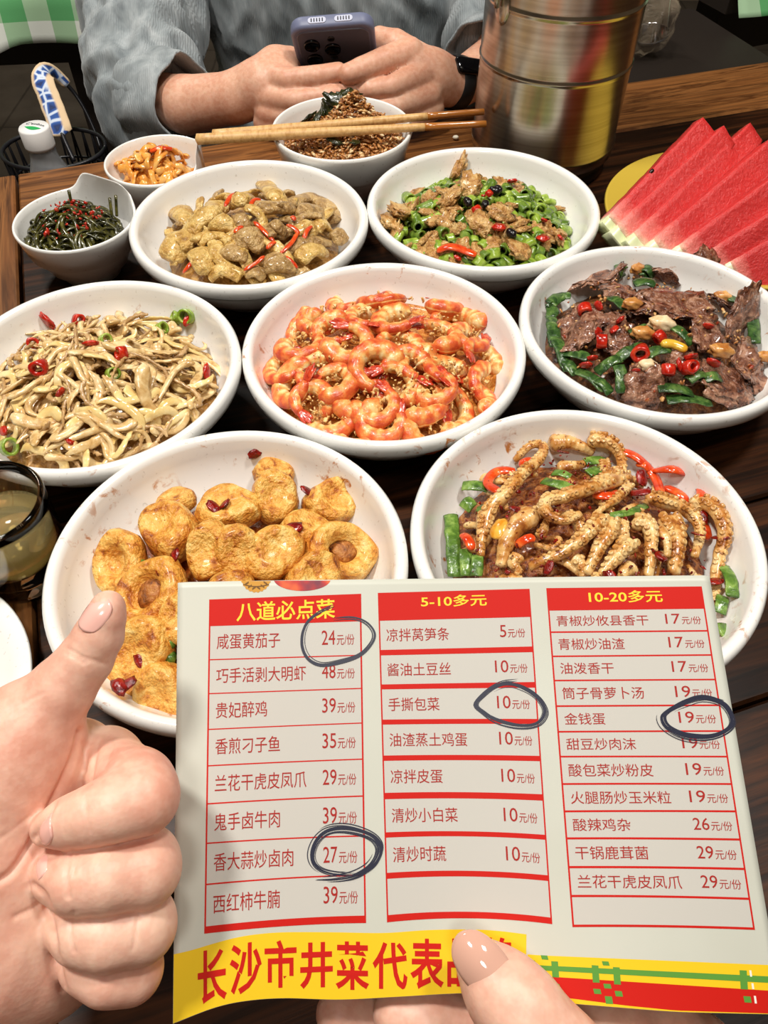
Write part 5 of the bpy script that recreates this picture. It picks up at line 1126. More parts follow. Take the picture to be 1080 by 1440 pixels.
# rolled cuffs
def cuff(a, b_, r0, r1):
    a, b_ = np.array(a), np.array(b_); t = np.linspace(0, 1, 14)[:, None]; P = a + (b_ - a) * t; n = 40; V = []; F = []
    T = (b_ - a) / np.linalg.norm(b_ - a); sd = np.cross(T, [0, 0, 1]); sd /= np.linalg.norm(sd); nn = np.cross(sd, T)
    rows = [(0, r0), (.15, r0 * 1.06), (.5, (r0 + r1) / 2 * 1.07), (.85, r1 * 1.06), (1.0, r1 * 1.03), (1.02, r1 * .99), (.98, r1 * .95), (.5, r1 * .94), (0, r0 * .93)]
    for q, r in rows:
        for k in range(n):
            an = 6.283 * k / n; rr = r * (1 + .045 * math.sin(an * 3 + q * 2) + .03 * math.sin(an * 7 + 1)); V.append(a + (b_ - a) * q + sd * rr * math.cos(an) + nn * rr * math.sin(an))
    for i in range(len(rows) - 1):
        for k in range(n): F.append((i * n + k, i * n + (k + 1) % n, (i + 1) * n + (k + 1) % n, (i + 1) * n + k))
    V = vnoise(np.array(V), .003, 40, 3); return V, F
V, F = cuff(atd(212, 140, .775), atd(262, 142, .744), .046, .038); setp(mesh('cuff', V, F, LIN, pe), 'rolled-up shirt cuff')
V, F = cuff(atd(706, 66, .80), atd(672, 88, .765), .045, .037); setp(mesh('cuff', V, F, LIN, pe), 'rolled-up shirt cuff')
# trousers
tr = SDF((-.36, .60, .03), (.26, 1.28, .72), .008); tr.ell((-.05, 1.09, .55), (.178, .14, .13), .04)
for sg in (-1, 1): tr.chain(ch((-.05 + sg * .09, 1.08, .55, .098), (-.05 + sg * .13, .72, .555, .073), (-.05 + sg * .13, .72, .50, .07), (-.05 + sg * .13, .76, .10, .052)), .03)
V, F = tr.mesh(); mesh('trousers', V, F, plain('dark_trousers', (40, 42, 48), .8), pe)
be = empty('wooden_bench', (-.05, 1.16, 0), 'dark bench the phone holder sits on', 'bench')
V, F = box((-.05, 1.15, .42), (.44, .30, .04)); mesh('seat', V, F, WBLACK, be, smooth=False)
for x in (-.24, .14):
    for y in (1.03, 1.27):
        V, F = box((x, y, .2), (.05, .05, .4)); mesh('leg', V, F, WBLACK, be, smooth=False)
# fitness band on the wrist at the bucket side
wa, wb = D_(650, 117, .742, 0)[0], D_(612, 112, .725, 0)[0]; T_ = (wb - wa) / np.linalg.norm(wb - wa); c0 = atd(641, 117, .738)
sd = np.cross(T_, [0, 0, 1]); sd /= np.linalg.norm(sd); nn = np.cross(sd, T_); rw = .0232
wt = setp(mesh('fitness_band', *(lambda q: (q[0], q[1]))(tube(np.array([c0 + sd * rw * math.cos(a) + nn * rw * 1.02 * math.sin(a) for a in np.linspace(0, 2 * math.pi, 64)]), .0072, .0012, 10, up=tuple(T_))), plain('black_rubber', (24, 24, 26), .5), center=True), 'black fitness band on the wrist beside the steel bucket', 'fitness band')
# make the strap wide along the arm
me = wt.data; off = np.array(wt.location)
for i in range(64):
    a = np.linspace(0, 2 * math.pi, 64)[i]; rad = sd * math.cos(a) + nn * math.sin(a); ce = c0 + rad * rw
    for k in range(10):
        an = 6.283 * k / 10; me.vertices[i * 10 + k].co = Vector(ce + T_ * .0078 * math.cos(an) + rad * .0013 * math.sin(an) - off)
fd = -FWD * .75 + np.array([.45, 0, .25]); fd -= T_ * (fd @ T_); fd /= np.linalg.norm(fd); Mw = Matrix((np.cross(T_, fd), T_, fd)).transposed()
tk = rbox('tracker', (0, 0, 0), (.0165, .034, .0085), .0040, plain('glossy_black_screen', (10, 10, 14), .08), rot=Mw.to_euler()); tk.location = Vector(c0 + fd * (rw + .0015) - off); tk.parent = wt; tk['label'] = 'glossy black tracker screen'
# phone
X_ = Vector((1, 0, .07)).normalized(); Yd = Vector((0.0, -.574, .819)); Zd = X_.cross(Yd).normalized(); Yd = Zd.cross(X_); Mp = Matrix((X_, Yd, Zd)).transposed()
top = atd(465, 27, .668); pcn = top - np.array(Yd) * .0745
def rrect(w_, h2, r, n=10):
    P = []
    for cx_, cy_, a0 in ((w_ / 2 - r, h2 / 2 - r, 0), (-w_ / 2 + r, h2 / 2 - r, 90), (-w_ / 2 + r, -h2 / 2 + r, 180), (w_ / 2 - r, -h2 / 2 + r, 270)):
        for k in range(n + 1): a = R(a0 + 90 * k / n); P.append((cx_ + r * math.cos(a), cy_ + r * math.sin(a)))
    return P
def rprism(w_, h2, r, z0, z1, e=.002):
    rows = [(e, z0), (e * .3, z0 + e * .3), (0, z0 + e), (0, z1 - e), (e * .3, z1 - e * .3), (e, z1)]; V = []; F = []
    for ins, z in rows: V += [(x, y, z) for x, y in rrect(w_ - 2 * ins, h2 - 2 * ins, max(r - ins, .0003))]
    n = len(V) // len(rows)
    for i in range(len(rows) - 1):
        for k in range(n): F.append((i * n + k, i * n + (k + 1) % n, (i + 1) * n + (k + 1) % n, (i + 1) * n + k))
    F.append(tuple(range(n))[::-1]); F.append(tuple(range((len(rows) - 1) * n, len(rows) * n))); return np.array(V), F
ph = setp(bpy.data.objects.new('phone', None), 'smartphone in a lavender-blue case held in both hands', 'phone'); COL.objects.link(ph); ph.location = pcn; ph.rotation_euler = Mp.to_euler()
def pp(name, V, F, m, lab=None, parent=None):
    me = bpy.data.meshes.new(name); me.from_pydata(np.asarray(V).tolist(), [], F); me.update(); shade(me); me.materials.append(m); o = bpy.data.objects.new(name, me); COL.objects.link(o); o.parent = parent or ph
    for p in me.polygons:
        if len(p.vertices) > 8: p.use_smooth = False
    if lab: o['label'] = lab
    return o
CASE = plain('lavender_case', (112, 118, 146), .45); CASEB = plain('case_back', (98, 99, 114), .3); LENS = plain('lens_glass', (8, 8, 12), .05)
pp('case', *rprism(.0765, .149, .013, -.006, .006, .0028), CASE, 'lavender-blue case')
pp('back_panel', *(lambda q: (q[0] + [.000, .043, 0], q[1]))(rprism(.066, .052, .008, .0050, .0068, .0006)), CASEB, 'darker camera panel')
pp('screen', *rprism(.070, .142, .010, -.0066, -.0055, .0004), LENS, 'dark screen facing the person')
for x, y in ((-.0205, .0525), (-.0205, .0325), (-.0020, .0455)):
    V, F = lathe([(0, .0064), (.0074, .0064), (.0076, .0082), (.0070, .0092), (.0062, .0092), (.0058, .0084), (0, .0086)], 32); pp('lens', V + [x, y, 0], F, LENS, 'dark camera lens')
for x, y in ((-.002, .0590), (-.002, .0335)):
    V, F = lathe([(0, .0064), (.0034, .0064), (.0034, .0074), (0, .0074)], 24); pp('flash', V + [x, y, 0], F, BLACKP)
SLOT = plain('pale_slot', (196, 200, 220), .4)
for x in (-.0125, .0115):
    V, F = rprism(.0165, .0056, .0027, 0, .0008, .0002); V = np.stack([V[:, 0] + x, V[:, 2] + .0743, V[:, 1]], 1); sl_ = pp('speaker_slot', V, [f[::-1] for f in F], SLOT, 'pale speaker cut-out')
    parts = []
    for k in range(5): v, f = box((x - .005 + k * .0025, .0751, 0), (.0009, .0005, .0032)); parts.append((v, f))
    V, F = join(parts); pp('grille', V, F, BLACKP, None, sl_)
# ------------------------------------------------------------------ the menu card, held up close
def mdepth(u, v):
    q = (v - 818) / 617.0; a = 1 / .258 + (1 / .225 - 1 / .258) * q
    return 1 / a + .0030 * max(0, q) ** 2 * math.cos((u - 420) / 150.0) + .0012 * math.sin((u - 250) / 210.0 + q * 2)
def mp(u, v, lift=0.0): return atd(u, v, mdepth(u, v) - lift * .35)
def interp(x, xs, ys): return float(np.interp(x, xs, ys))
TOPV = lambda u: interp(u, [245, 262, 400, 625, 850, 992, 999], [820, 818.5, 816, 813.5, 810.5, 809, 811])
BOTP = [(243, 1440), (300, 1418), (345, 1408), (400, 1404), (479, 1406), (560, 1402), (660, 1397), (720, 1403), (787, 1410), (870, 1417), (950, 1423), (1020, 1425), (1104, 1427)]
bx_, by_ = zip(*BOTP); _sm = smoothpath(BOTP, 80); BOTV = lambda u: interp(u, _sm[:, 0], _sm[:, 1])
LEFU = lambda q: 250 - 7 * q; RIGU = lambda q: 999 + 105 * q
mc = mp(650, 1120); mn_ = setp(bpy.data.objects.new('menu_card', None), 'white and red printed menu card held up in front of the dishes', 'menu'); COL.objects.link(mn_); mn_.location = mc
nu, nv = 90, 70; V = []; F = []
for j in range(nv + 1):
    for i in range(nu + 1):
        s, q = i / nu, j / nv; u = LEFU(q) + (RIGU(q) - LEFU(q)) * s; v = TOPV(u) + (BOTV(u) - TOPV(u)) * q
        u = LEFU((v - 818) / 617) + (RIGU((v - 818) / 617) - LEFU((v - 818) / 617)) * s; v = TOPV(u) + (BOTV(u) - TOPV(u)) * q; V.append(mp(u, v))
for j in range(nv):
    for i in range(nu): a = j * (nu + 1) + i; F.append((a, a + nu + 1, a + nu + 2, a + 1))
def paper():
    t = NT('coated_card'); v = t.vec(rnd=False); f = t.noise(v, 12, 3); c = t.ramp(f, [(.35, lin((198, 199, 186))), (.65, lin((206, 208, 196)))])
    t.l(c, t.b.inputs['Base Color']); t.set(Roughness=.42, Specular_IOR_Level=.4); return t.m
sheet = mesh('card', V, F, paper(), mn_); md = sheet.modifiers.new('thick', 'SOLIDIFY'); md.thickness = .0007; md.offset = -1
def ink(name, c, r=.5): return plain(name, c, r, Specular_IOR_Level=.22)
IR, IRL, IY, IYB, IG, ITX, IPANEL, IPEN = ink('red_ink', (200, 28, 18), .6), ink('red_line_ink', (190, 30, 26)), ink('yellow_ink', (250, 214, 60)), ink('yellow_band_ink', (240, 200, 36)), ink('green_ink', (92, 152, 62)), ink('red_text_ink', (168, 42, 36), .6), ink('cell_tint', (199, 196, 188)), ink('pen_ink', (48, 50, 66), .35)
def quadpatch(f, nu_=14, nv_=4):
    V = [f(i / nu_, j / nv_) for j in range(nv_ + 1) for i in range(nu_ + 1)]; n = nu_ + 1
    return np.array(V), [(j * n + i, (j + 1) * n + i, (j + 1) * n + i + 1, j * n + i + 1) for j in range(nv_) for i in range(nu_)]
COLS = [
  dict(xl=((295, 843), (288, 1312)), xr=((507, 835), (514, 1298)), lines=[((843, 835), (880.6, 873.6))] + [((a - t, b - t), (a + t, b + t)) for a, b, t in [(927.8, 921.4, .8), (975.5, 968, .8), (1025.8, 1016.7, .8), (1077, 1067.5, .9), (1130.5, 1119.4, 1.0), (1186, 1175.5, 1.0), (1243.9, 1230.5, 1.1)]] + [((1303, 1287.5), (1313, 1298))], side=1.6, arch=-3.0,
       head=('八道必点菜', .178, .83, .14, .86), rows=[('咸蛋黄茄子', '24', ''), ('巧手活剥大明虾', '48', ''), ('贵妃醉鸡', '39', ''), ('香煎刁子鱼', '35', ''), ('兰花干虎皮凤爪', '29', ''), ('鬼手卤牛肉', '39', ''), ('香大蒜炒卤肉', '27', ''), ('西红柿牛腩', '39', '')], tx=.05, pitch=.0845, gh=.46, px=(.74, .955), pad=(-.02, 0)),
  dict(xl=((532, 834), (545, 1297)), xr=((744, 828), (776, 1300)), lines=[((833.7, 828), (873, 867.5)), ((914, 909), (921.7, 917)), ((962.5, 959), (969.5, 967)), ((1012, 1011), (1019, 1018)), ((1062.5, 1063), (1070, 1070.5)), ((1115, 1117), (1124, 1126)), ((1170.5, 1174), (1178, 1181)), ((1227.5, 1231), (1236, 1239)), ((1287, 1290.5), (1297, 1299.5))], side=1.4, arch=-7.0,
       head=('5-10多元', .28, .715, .14, .56), rows=[('凉拌莴笋条', '5', ''), ('酱油土豆丝', '10', ''), ('手撕包菜', '10', ''), ('油渣蒸土鸡蛋', '10', ''), ('凉拌皮蛋', '10', ''), ('清炒小白菜', '10', ''), ('清炒时蔬', '10', ''), None], tx=.045, pitch=.0835, gh=.44, px=(.745, .955), pad=(0, 0)),
  dict(xl=((769, 828), (806, 1304)), xr=((986, 824), (1061, 1308)), lines=[((827, 824.6), (858.7, 856))] + [((a - t, b - t), (a + t, b + t)) for a, b, t in [(889, 887, 1.1), (923, 921, 1.1), (957, 955.5, 1.1), (993, 991.7, 1.2), (1029, 1028, 1.2), (1064, 1064, 1.2), (1102.5, 1102.5, 1.3), (1141, 1141, 1.4), (1179, 1180.6, 1.5), (1219.4, 1222, 1.6), (1260, 1264, 1.6), (1302, 1306, 1.7)]], side=1.5, arch=-1.5,
       head=('10-20多元', .265, .74, .14, .68), rows=[('青椒炒攸县香干', '17', ''), ('青椒炒油渣', '17', ''), ('油泼香干', '17', ''), ('筒子骨萝卜汤', '19', ''), ('金钱蛋', '19', ''), ('甜豆炒肉沫', '19', ''), ('酸包菜炒粉皮', '19', ''), ('火腿肠炒玉米粒', '19', ''), ('酸辣鸡杂', '26', ''), ('干锅鹿茸菌', '29', ''), ('兰花干虎皮凤爪', '29', ''), None], tx=.045, pitch=.0845, gh=.50, px=(.74, .965), pad=(0, 0))]
for C_ in COLS:
    def cm(a, vl, vr, lift, C_=C_):
        (xl0, yl0), (xl1, yl1) = C_['xl']; (xr0, yr0), (xr1, yr1) = C_['xr']
        ul = xl0 + (xl1 - xl0) * (vl - yl0) / (yl1 - yl0); ur = xr0 + (xr1 - xr0) * (vr - yr0) / (yr1 - yr0)
        q = max(0, ((vl + vr) / 2 - 900) / 400)
        return mp(ul + (ur - ul) * a, vl + (vr - vl) * a + C_['arch'] * q * q * 4 * a * (1 - a) * (1 if C_['arch'] > -6 else 1), lift)
    L = C_['lines']; parts = []
    tint = quadpatch(lambda a, b: cm(a, L[0][1][0] + (L[-1][0][0] - L[0][1][0]) * b, L[0][1][1] + (L[-1][0][1] - L[0][1][1]) * b, .00012), 20, 24)
    tb_ = mesh('tinted_cells', *tint, IPANEL, mn_)
    for (t0, t1), (b0, b1) in L:
        parts.append(quadpatch(lambda a, b: cm(a, t0 + (b0 - t0) * b, t1 + (b1 - t1) * b, .00025), 20, 2))
    w_ = C_['side'] / 215
    for a0, a1 in ((-w_ * .5, w_ * .9), (1 - w_ * .9, 1 + w_ * .5)):
        parts.append(quadpatch(lambda a, b: cm(a0 + (a1 - a0) * a, L[0][0][0] + (L[-1][1][0] - L[0][0][0]) * b, L[0][0][1] + (L[-1][1][1] - L[0][0][1]) * b, .00026), 1, 24))
    V, F = join(parts); mesh('printed_table', V, F, IR, mn_)
    def typeset(body, a0, a1, up_l, dn_l, r0, r1, bold, mat, lift, box_=None):
        """text body fitted between a0..a1 across and r0..r1 down the band between two rules"""
        tv, tf = textmesh(body, bold); 
        x0, x1 = tv[:, 0].min(), tv[:, 0].max(); y0, y1 = box_ or (tv[:, 1].min(), tv[:, 1].max())
        out = []
        for x, y, _z in tv:
            a = a0 + (a1 - a0) * (x - x0) / (x1 - x0); r = r1 + (r0 - r1) * (y - y0) / (y1 - y0)
            out.append(cm(a, up_l[0] + (dn_l[0] - up_l[0]) * r, up_l[1] + (dn_l[1] - up_l[1]) * r, lift))
        return np.array(out), tf
    hb, h0, h1, r0, r1 = C_['head']; V, F = typeset(hb, h0, h1, L[0][0], L[0][1], r0, r1, .014, IY, .0004); mesh('printed_heading', V, F, IY, mn_, smooth=False)
    parts = []
    for k, row in enumerate(C_['rows']):
        if row is None: continue
        up, dn = L[k][1], L[k + 1][0]; nm, pr, _ = row; m = (1 - C_['gh']) / 2
        parts.append(typeset(nm, C_['tx'], C_['tx'] + C_['pitch'] * len(nm) - .006, up, dn, m + C_['pad'][0], 1 - m + C_['pad'][0], 0.0, ITX, .0004))
        p0, p1 = C_['px']; split = p0 + (p1 - p0) * .44
        if pr == '5': p0 += .045
        parts.append(typeset(pr, p0, split - .006, up, dn, m - .03, 1 - m - .06, 0.0, ITX, .0004))
        parts.append(typeset('元/份', split + .004, p1, up, dn, m + .10, 1 - m - .04, 0.0, ITX, .0004))
    V, F = join(parts); mesh('printed_text', V, F, ITX, mn_, smooth=False)
# lower bands
YT = [(245, 1342), (270, 1336), (300, 1327), (330, 1319), (360, 1314), (400, 1311), (470, 1311), (540, 1312), (600, 1308), (660, 1307), (700, 1309), (741, 1314)]
yt = smoothpath(YT, 60); yv = lambda u: interp(u, yt[:, 0], yt[:, 1])
V, F = quadpatch(lambda a, b: (lambda u, vb: mp(u, yv(u) + (vb - yv(u)) * b, .0002))(LEFU(.85 + .15 * b) + .3 + (742 - 246) * a, BOTV(LEFU(.9) + (742 - 246) * a) - .4), 50, 8); mesh('printed_yellow_band', V, F, IYB, mn_)
P_ = lambda xs, ys: (lambda u: interp(u, xs, ys))
yb0 = P_([742, 760, 1080, 1104], [1342, 1343.5, 1357, 1358]); rd0 = P_([742, 760, 1080, 1104], [1371, 1372.6, 1393, 1394.5]); rd1 = P_([742, 787, 880, 950, 1104], [1397, 1402, 1414, 1421, 1426]); gr0 = P_([742, 760, 1080, 1104], [1356, 1357.5, 1373, 1374]); gr1 = P_([742, 760, 1080, 1104], [1363, 1364.5, 1382, 1383])
def band(f0, f1, u0, u1, lift, n=30): return quadpatch(lambda a, b: (lambda u: mp(u, f0(u) + (f1(u) - f0(u)) * b, lift))(u0 + (u1 - u0) * a), n, 3)
V, F = band(yb0, lambda u: BOTV(u) - .4, 742, 1099, .0002); mesh('printed_yellow_strip', V, F, IYB, mn_)
V, F = band(rd0, lambda u: min(rd1(u), BOTV(u) - .4), 742, 1100, .0003); mesh('printed_red_strip', V, F, IR, mn_)
parts = [band(gr0, gr1, 742, 1099, .0004)]
c66 = lambda X, Y: (760 + X / 3.375, 1100 + Y / 3.375)
def gq(X, Y, w_, h2, sk=6): 
    return quadpatch(lambda a, b: mp(*c66(X + (a - .5) * w_ + (b - .5) * sk, Y + (b - .5) * h2 + (a - .5) * w_ * .06), .00045), 2, 2)
for X, Y, w_, h2 in [(70, 888, 32, 76), (262, 910, 32, 82), (363, 919, 32, 82), (965, 938, 34, 90), (20, 832, 32, 20), (310, 860, 32, 20), (25, 936, 34, 22), (75, 969, 36, 24), (270, 993, 34, 24), (318, 968, 34, 22), (372, 1004, 34, 26), (325, 1034, 34, 36), (983, 1031, 34, 30), (-38, 880, 30, 70), (-10, 990, 30, 22)]: parts.append(gq(X, Y, w_, h2))
V, F = join(parts); mesh('printed_green_pattern', V, F, IG, mn_)
parts = [gq(998, 908, 10, 30, 4), gq(1008, 968, 10, 28, 4), gq(1020, 1032, 10, 36, 5)]; V, F = join(parts); mesh('printed_white_dashes', V, F, ink('white_ink', (240, 238, 226)), mn_)
# slogan
SG = [(276, 321, 1335, 1410), (321, 370, 1326, 1397), (370, 419, 1322, 1389), (420, 470, 1325, 1390), (470, 521, 1324, 1392), (522, 575, 1325, 1391), (575, 626, 1320, 1391), (627, 673, 1320, 1388), (674, 722, 1318, 1384)]
parts = []
for ch_, (u0, u1, v0, v1) in zip('长沙市井菜代表品牌', SG):
    tv, tf = textmesh(ch_, .022); x0, x1, y0, y1 = tv[:, 0].min(), tv[:, 0].max(), tv[:, 1].min(), tv[:, 1].max(); sl = -.16 if u0 < 340 else (-.04 if u0 < 470 else .02)
    out = []
    for x, y, _z in tv:
        a = (x - x0) / (x1 - x0); b_ = (y - y0) / (y1 - y0); u = u0 + 2 + (u1 - u0 - 4) * a; v = v1 + (v0 - v1) * b_ + (a - .5) * (u1 - u0) * sl; out.append(mp(u, min(v, BOTV(u) - 2), .00045))
    parts.append((np.array(out), tf))
V, F = join(parts); mesh('printed_slogan', V, F, IR, mn_, smooth=False)
# seal and dish picture cut off by the top edge
sv = [(360 + 21 * math.cos(a) * (1 + .03 * math.cos(a * 22)), max(817, 812 + 21 * math.sin(a) * (1 + .03 * math.cos(a * 22)))) for a in np.linspace(0, math.pi, 60)]
V = [mp(u, v, .0002) for u, v in sv]; mesh('printed_seal', V, [tuple(range(len(V)))[::-1]], ink('gold_ink', (206, 150, 62)), mn_, smooth=False)
parts = [quadpatch(lambda a, b: mp(342 + 36 * a, 821 + b * 1.6 + 3 * math.sin(math.pi * a), .0004), 10, 1)]
for k in range(6):
    a0 = .5 + k * .42; parts.append(quadpatch(lambda a, b: mp(360 + 15 * math.cos(a0) + (a - .5) * 5, 813 + 14 * math.sin(a0) + (b - .5) * 2.5 + (a - .5) * (3 if k < 3 else -3), .0005) if 813 + 14 * math.sin(a0) > 818 else mp(360 + (a - .5) * 3, 827 + b * 2, .0005), 2, 2))
V, F = join(parts); mesh('printed_seal_wreath', V, F, ink('dark_gold_ink', (120, 84, 40)), mn_)
sv = [(425 + 40 * math.cos(a), max(816.5, 814 + 17 * math.sin(a))) for a in np.linspace(0, math.pi, 40)]
def picink():
    t = NT('dish_picture_ink'); t.l(t.ramp(t.noise(t.vec(rnd=False), 120, 2), [(.35, lin((120, 40, 60))), (.5, lin((190, 40, 34))), (.65, lin((226, 96, 40)))]), t.b.inputs['Base Color']); return t.m
V = [mp(u, v, .0002) for u, v in sv]; mesh('printed_dish_picture', V, [tuple(range(len(V)))[::-1]], picink(), mn_, smooth=False)
# pen circles: many thin strokes each
def scribble(pts, n, spread, wpx, seed, lab):
    rg = random.Random(seed); base = smoothpath(pts, 90); parts = []; c = base.mean(0)
    for k in range(n):
        t0, t1 = rg.uniform(0, .16), rg.uniform(.80, 1.0); 
        if k < 3: t0, t1 = 0, 1
        elif k % 2: t0 = rg.uniform(0, .6); t1 = t0 + rg.uniform(.2, .4)
        ts = np.linspace(t0, min(t1, 1), 60); q = np.stack([np.interp(ts, np.linspace(0, 1, 90), base[:, i]) for i in (0, 1)], 1)
        d = q - c; d /= np.linalg.norm(d, axis=1)[:, None]; off = rg.gauss(0, spread) + spread * .7 * np.sin(ts * rg.uniform(4, 9) + rg.random() * 6); q = q + d * off[:, None]
        T = np.gradient(q, axis=0); T /= np.linalg.norm(T, axis=1)[:, None] + 1e-9; nn = np.stack([-T[:, 1], T[:, 0]], 1); w_ = wpx * rg.uniform(.35, 1) * np.minimum(1, np.minimum((ts - t0) / .05, (t1 - ts) / .08) + .12)
        lift = .0006 + .00001 * k
        V = [mp(*(p + m * w2 * .5 * s), lift) for p, m, w2 in zip(q, nn, w_) for s in (-1, 1)]
        parts.append((np.array(V), [(2 * i, 2 * i + 1, 2 * i + 3, 2 * i + 2) for i in range(len(q) - 1)]))
    V, F = join(parts); o = mesh('pen_circle', V, F, IPEN, mn_, smooth=False); o['label'] = lab
scribble([(470, 850), (445, 862), (428, 880), (424, 905), (432, 925), (450, 935), (475, 932), (505, 922), (522, 905), (526, 890), (515, 875), (495, 868), (468, 869)], 13, 1.5, 1.6, 1, 'ink circle around the price 24')
scribble([(443, 1238), (470, 1238), (500, 1232), (525, 1215), (534, 1193), (522, 1176), (490, 1166), (462, 1168), (445, 1182), (438, 1203), (446, 1220), (470, 1229), (505, 1230)], 22, 2.6, 1.6, 2, 'ink circle around the price 27')
scribble([(728, 956), (705, 960), (685, 972), (669, 990), (680, 1002), (700, 1014), (730, 1021), (755, 1018), (767, 1003), (760, 985), (742, 970), (718, 961), (695, 967), (672, 988)], 18, 1.9, 1.6, 3, 'ink circle around the price 10')
scribble([(1018, 985), (990, 981), (965, 986), (942, 998), (933, 1008), (940, 1022), (965, 1034), (1000, 1036), (1025, 1026), (1031, 1012), (1018, 990), (985, 981), (950, 995), (935, 1008)], 22, 2.4, 1.7, 4, 'ink circle around the price 19')

# ------------------------------------------------------------------ hand holding the menu (thumb in front, fingers behind)
dm = mdepth(700, 1400)
def C(u, v, d, r): return (atd(u, v, d), r * d / FPX)
TH = [C(672, 1352, dm - .0062, 30), C(700, 1385, dm - .0086, 47), C(735, 1425, dm - .0115, 56), C(790, 1490, dm - .014, 60), C(850, 1590, dm - .004, 84)]
g = SDF((-.04, -.05, .70), (.16, .075, .90), .0011)
g.chain(TH, .006); g.chain([C(850, 1590, dm - .004, 84), C(900, 1700, dm + .0, 115), C(960, 1900, dm - .045, 140)], .02)
for f in ([C(930, 1640, dm + .024, 70), C(760, 1500, dm + .026, 52), C(660, 1450, dm + .015, 46), C(600, 1432, dm + .0125, 42), C(560, 1425, dm + .0125, 36)],
          [C(950, 1660, dm + .03, 70), C(760, 1560, dm + .036, 54), C(610, 1480, dm + .030, 47), C(520, 1440, dm + .026, 42), C(478, 1425, dm + .024, 34)],
          [C(960, 1560, dm + .022, 66), C(920, 1475, dm + .019, 50), C(880, 1450, dm + .0145, 44), C(820, 1448, dm + .0125, 40)],
          [C(1000, 1560, dm + .022, 66), C(985, 1480, dm + .019, 50), C(950, 1455, dm + .0145, 42), C(900, 1450, dm + .0135, 36)]):
    g.chain(f, .002)
V, F = g.mesh(); V = relax(V, F, 2); c = V.mean(0)
h1 = setp(mesh('hand', V, F, SKIN, center=True), 'hand holding the menu from below with a glossy thumbnail in front', 'hand')
def nail(name, pc_, along, normal, L, W, curv, mat, parent, tip=1.0):
    along = np.array(along, float); along /= np.linalg.norm(along); normal = np.array(normal, float); normal -= along * (normal @ along); normal /= np.linalg.norm(normal); side = np.cross(along, normal); V = []; F = []; n = 16
    for lay_ in (0, 1):
        for i in range(n + 1):
            for j in range(n + 1):
                x, y = i / n * 2 - 1, j / n * 2 - 1; xx = x * math.sqrt(1 - y * y * .47); yy = y * math.sqrt(1 - x * x * (.47 if x > 0 else .36))
                z = -curv * W * yy * yy - .10 * L * max(0, xx) ** 2 - .05 * L * xx * xx - lay_ * .0007
                V.append(np.array(pc_) + along * xx * L / 2 + side * yy * W / 2 + normal * z)
    m = (n + 1) ** 2
    for i in range(n):
        for j in range(n):
            a = i * (n + 1) + j; F.append((a, a + 1, a + n + 2, a + n + 1)); F.append((m + a, m + a + n + 1, m + a + n + 2, m + a + 1))
    rim = [j for j in range(n + 1)] + [(i + 1) * (n + 1) - 1 for i in range(1, n + 1)] + [n * (n + 1) + j for j in range(n - 1, -1, -1)] + [i * (n + 1) for i in range(n - 1, 0, -1)]
    for a, b_ in zip(rim, rim[1:] + rim[:1]): F.append((a, a + m, b_ + m, b_))
    return mesh(name, np.array(V), F, mat, parent)
tipd = np.array(TH[0][0]) - np.array(TH[2][0]); view = lambda u, v: -(atd(u, v, 1) - CAM) / np.linalg.norm(atd(u, v, 1) - CAM)
setp(nail('thumbnail', atd(680, 1362, dm - .0062 - 38 * dm / FPX - .0008) , tipd, view(680, 1360) + np.array([-.25, 0, .18]), .0210, .0136, .22, GLOSSNAIL, h1), 'glossy natural thumbnail')

# ------------------------------------------------------------------ thumbs-up hand
g = SDF((-.150, -.01, .80), (-.045, .15, .955), .00066)
g.chain([C(-60, 1290, .232, 110), C(10, 1190, .236, 100), C(90, 1140, .246, 78)], .02)
g.chain([C(-40, 1330, .232, 100), C(70, 1310, .242, 78), C(110, 1290, .246, 66)], .02); g.chain([C(40, 1200, .244, 90), C(110, 1180, .250, 64)], .02)
g.chain([C(-330, 1330, .235, 190), C(-60, 1260, .234, 150)], .03)
g.chain([C(-40, 1130, .222, 92), C(28, 1055, .222, 74)], .02); g.chain([C(10, 1340, .222, 70), C(55, 1345, .226, 52)], .015)
g.chain([C(70, 1070, .234, 44), C(118, 1056, .243, 40)], .012)
def finger(pts, k=.0014, kc=.004):
    s2 = SDF(g.lo, g.lo + g.h, g.h); s2.n = g.n; s2.ax = g.ax; s2.S = np.full(g.n, .06, np.float32); s2.chain(pts, kc); g.merge(s2, k)
finger([C(10, 1066, .222, 80), C(46, 1016, .2215, 60), C(86, 970, .220, 46), C(120, 927, .219, 38), C(139, 893, .218, 34), C(148, 868, .217, 28), C(152, 854, .217, 24)], .010, .0012)
finger([C(112, 1082, .252, 50), C(150, 1072, .236, 46), C(194, 1104, .218, 47), C(200, 1122, .213, 47), C(160, 1137, .2085, 41), C(125, 1148, .2075, 36), C(95, 1157, .2080, 31), C(68, 1165, .2095, 25)])
finger([C(110, 1190, .252, 50), C(170, 1190, .238, 46), C(202, 1212, .220, 46), C(203, 1224, .214, 46), C(150, 1234, .2085, 44), C(110, 1238, .2085, 42), C(85, 1230, .2125, 35), C(66, 1216, .221, 26)])
finger([C(110, 1270, .252, 46), C(170, 1270, .238, 44), C(198, 1295, .221, 44), C(198, 1305, .2155, 44), C(150, 1317, .2105, 42), C(115, 1311, .2110, 39), C(92, 1298, .216, 31), C(78, 1282, .224, 24)])
finger([C(110, 1340, .252, 40), C(160, 1345, .238, 38), C(186, 1360, .224, 38), C(184, 1367, .219, 38), C(150, 1372, .2150, 36), C(120, 1357, .2155, 32), C(100, 1337, .220, 26), C(88, 1320, .226, 20)])
V, F = g.mesh(); V = relax(V, F, 3)
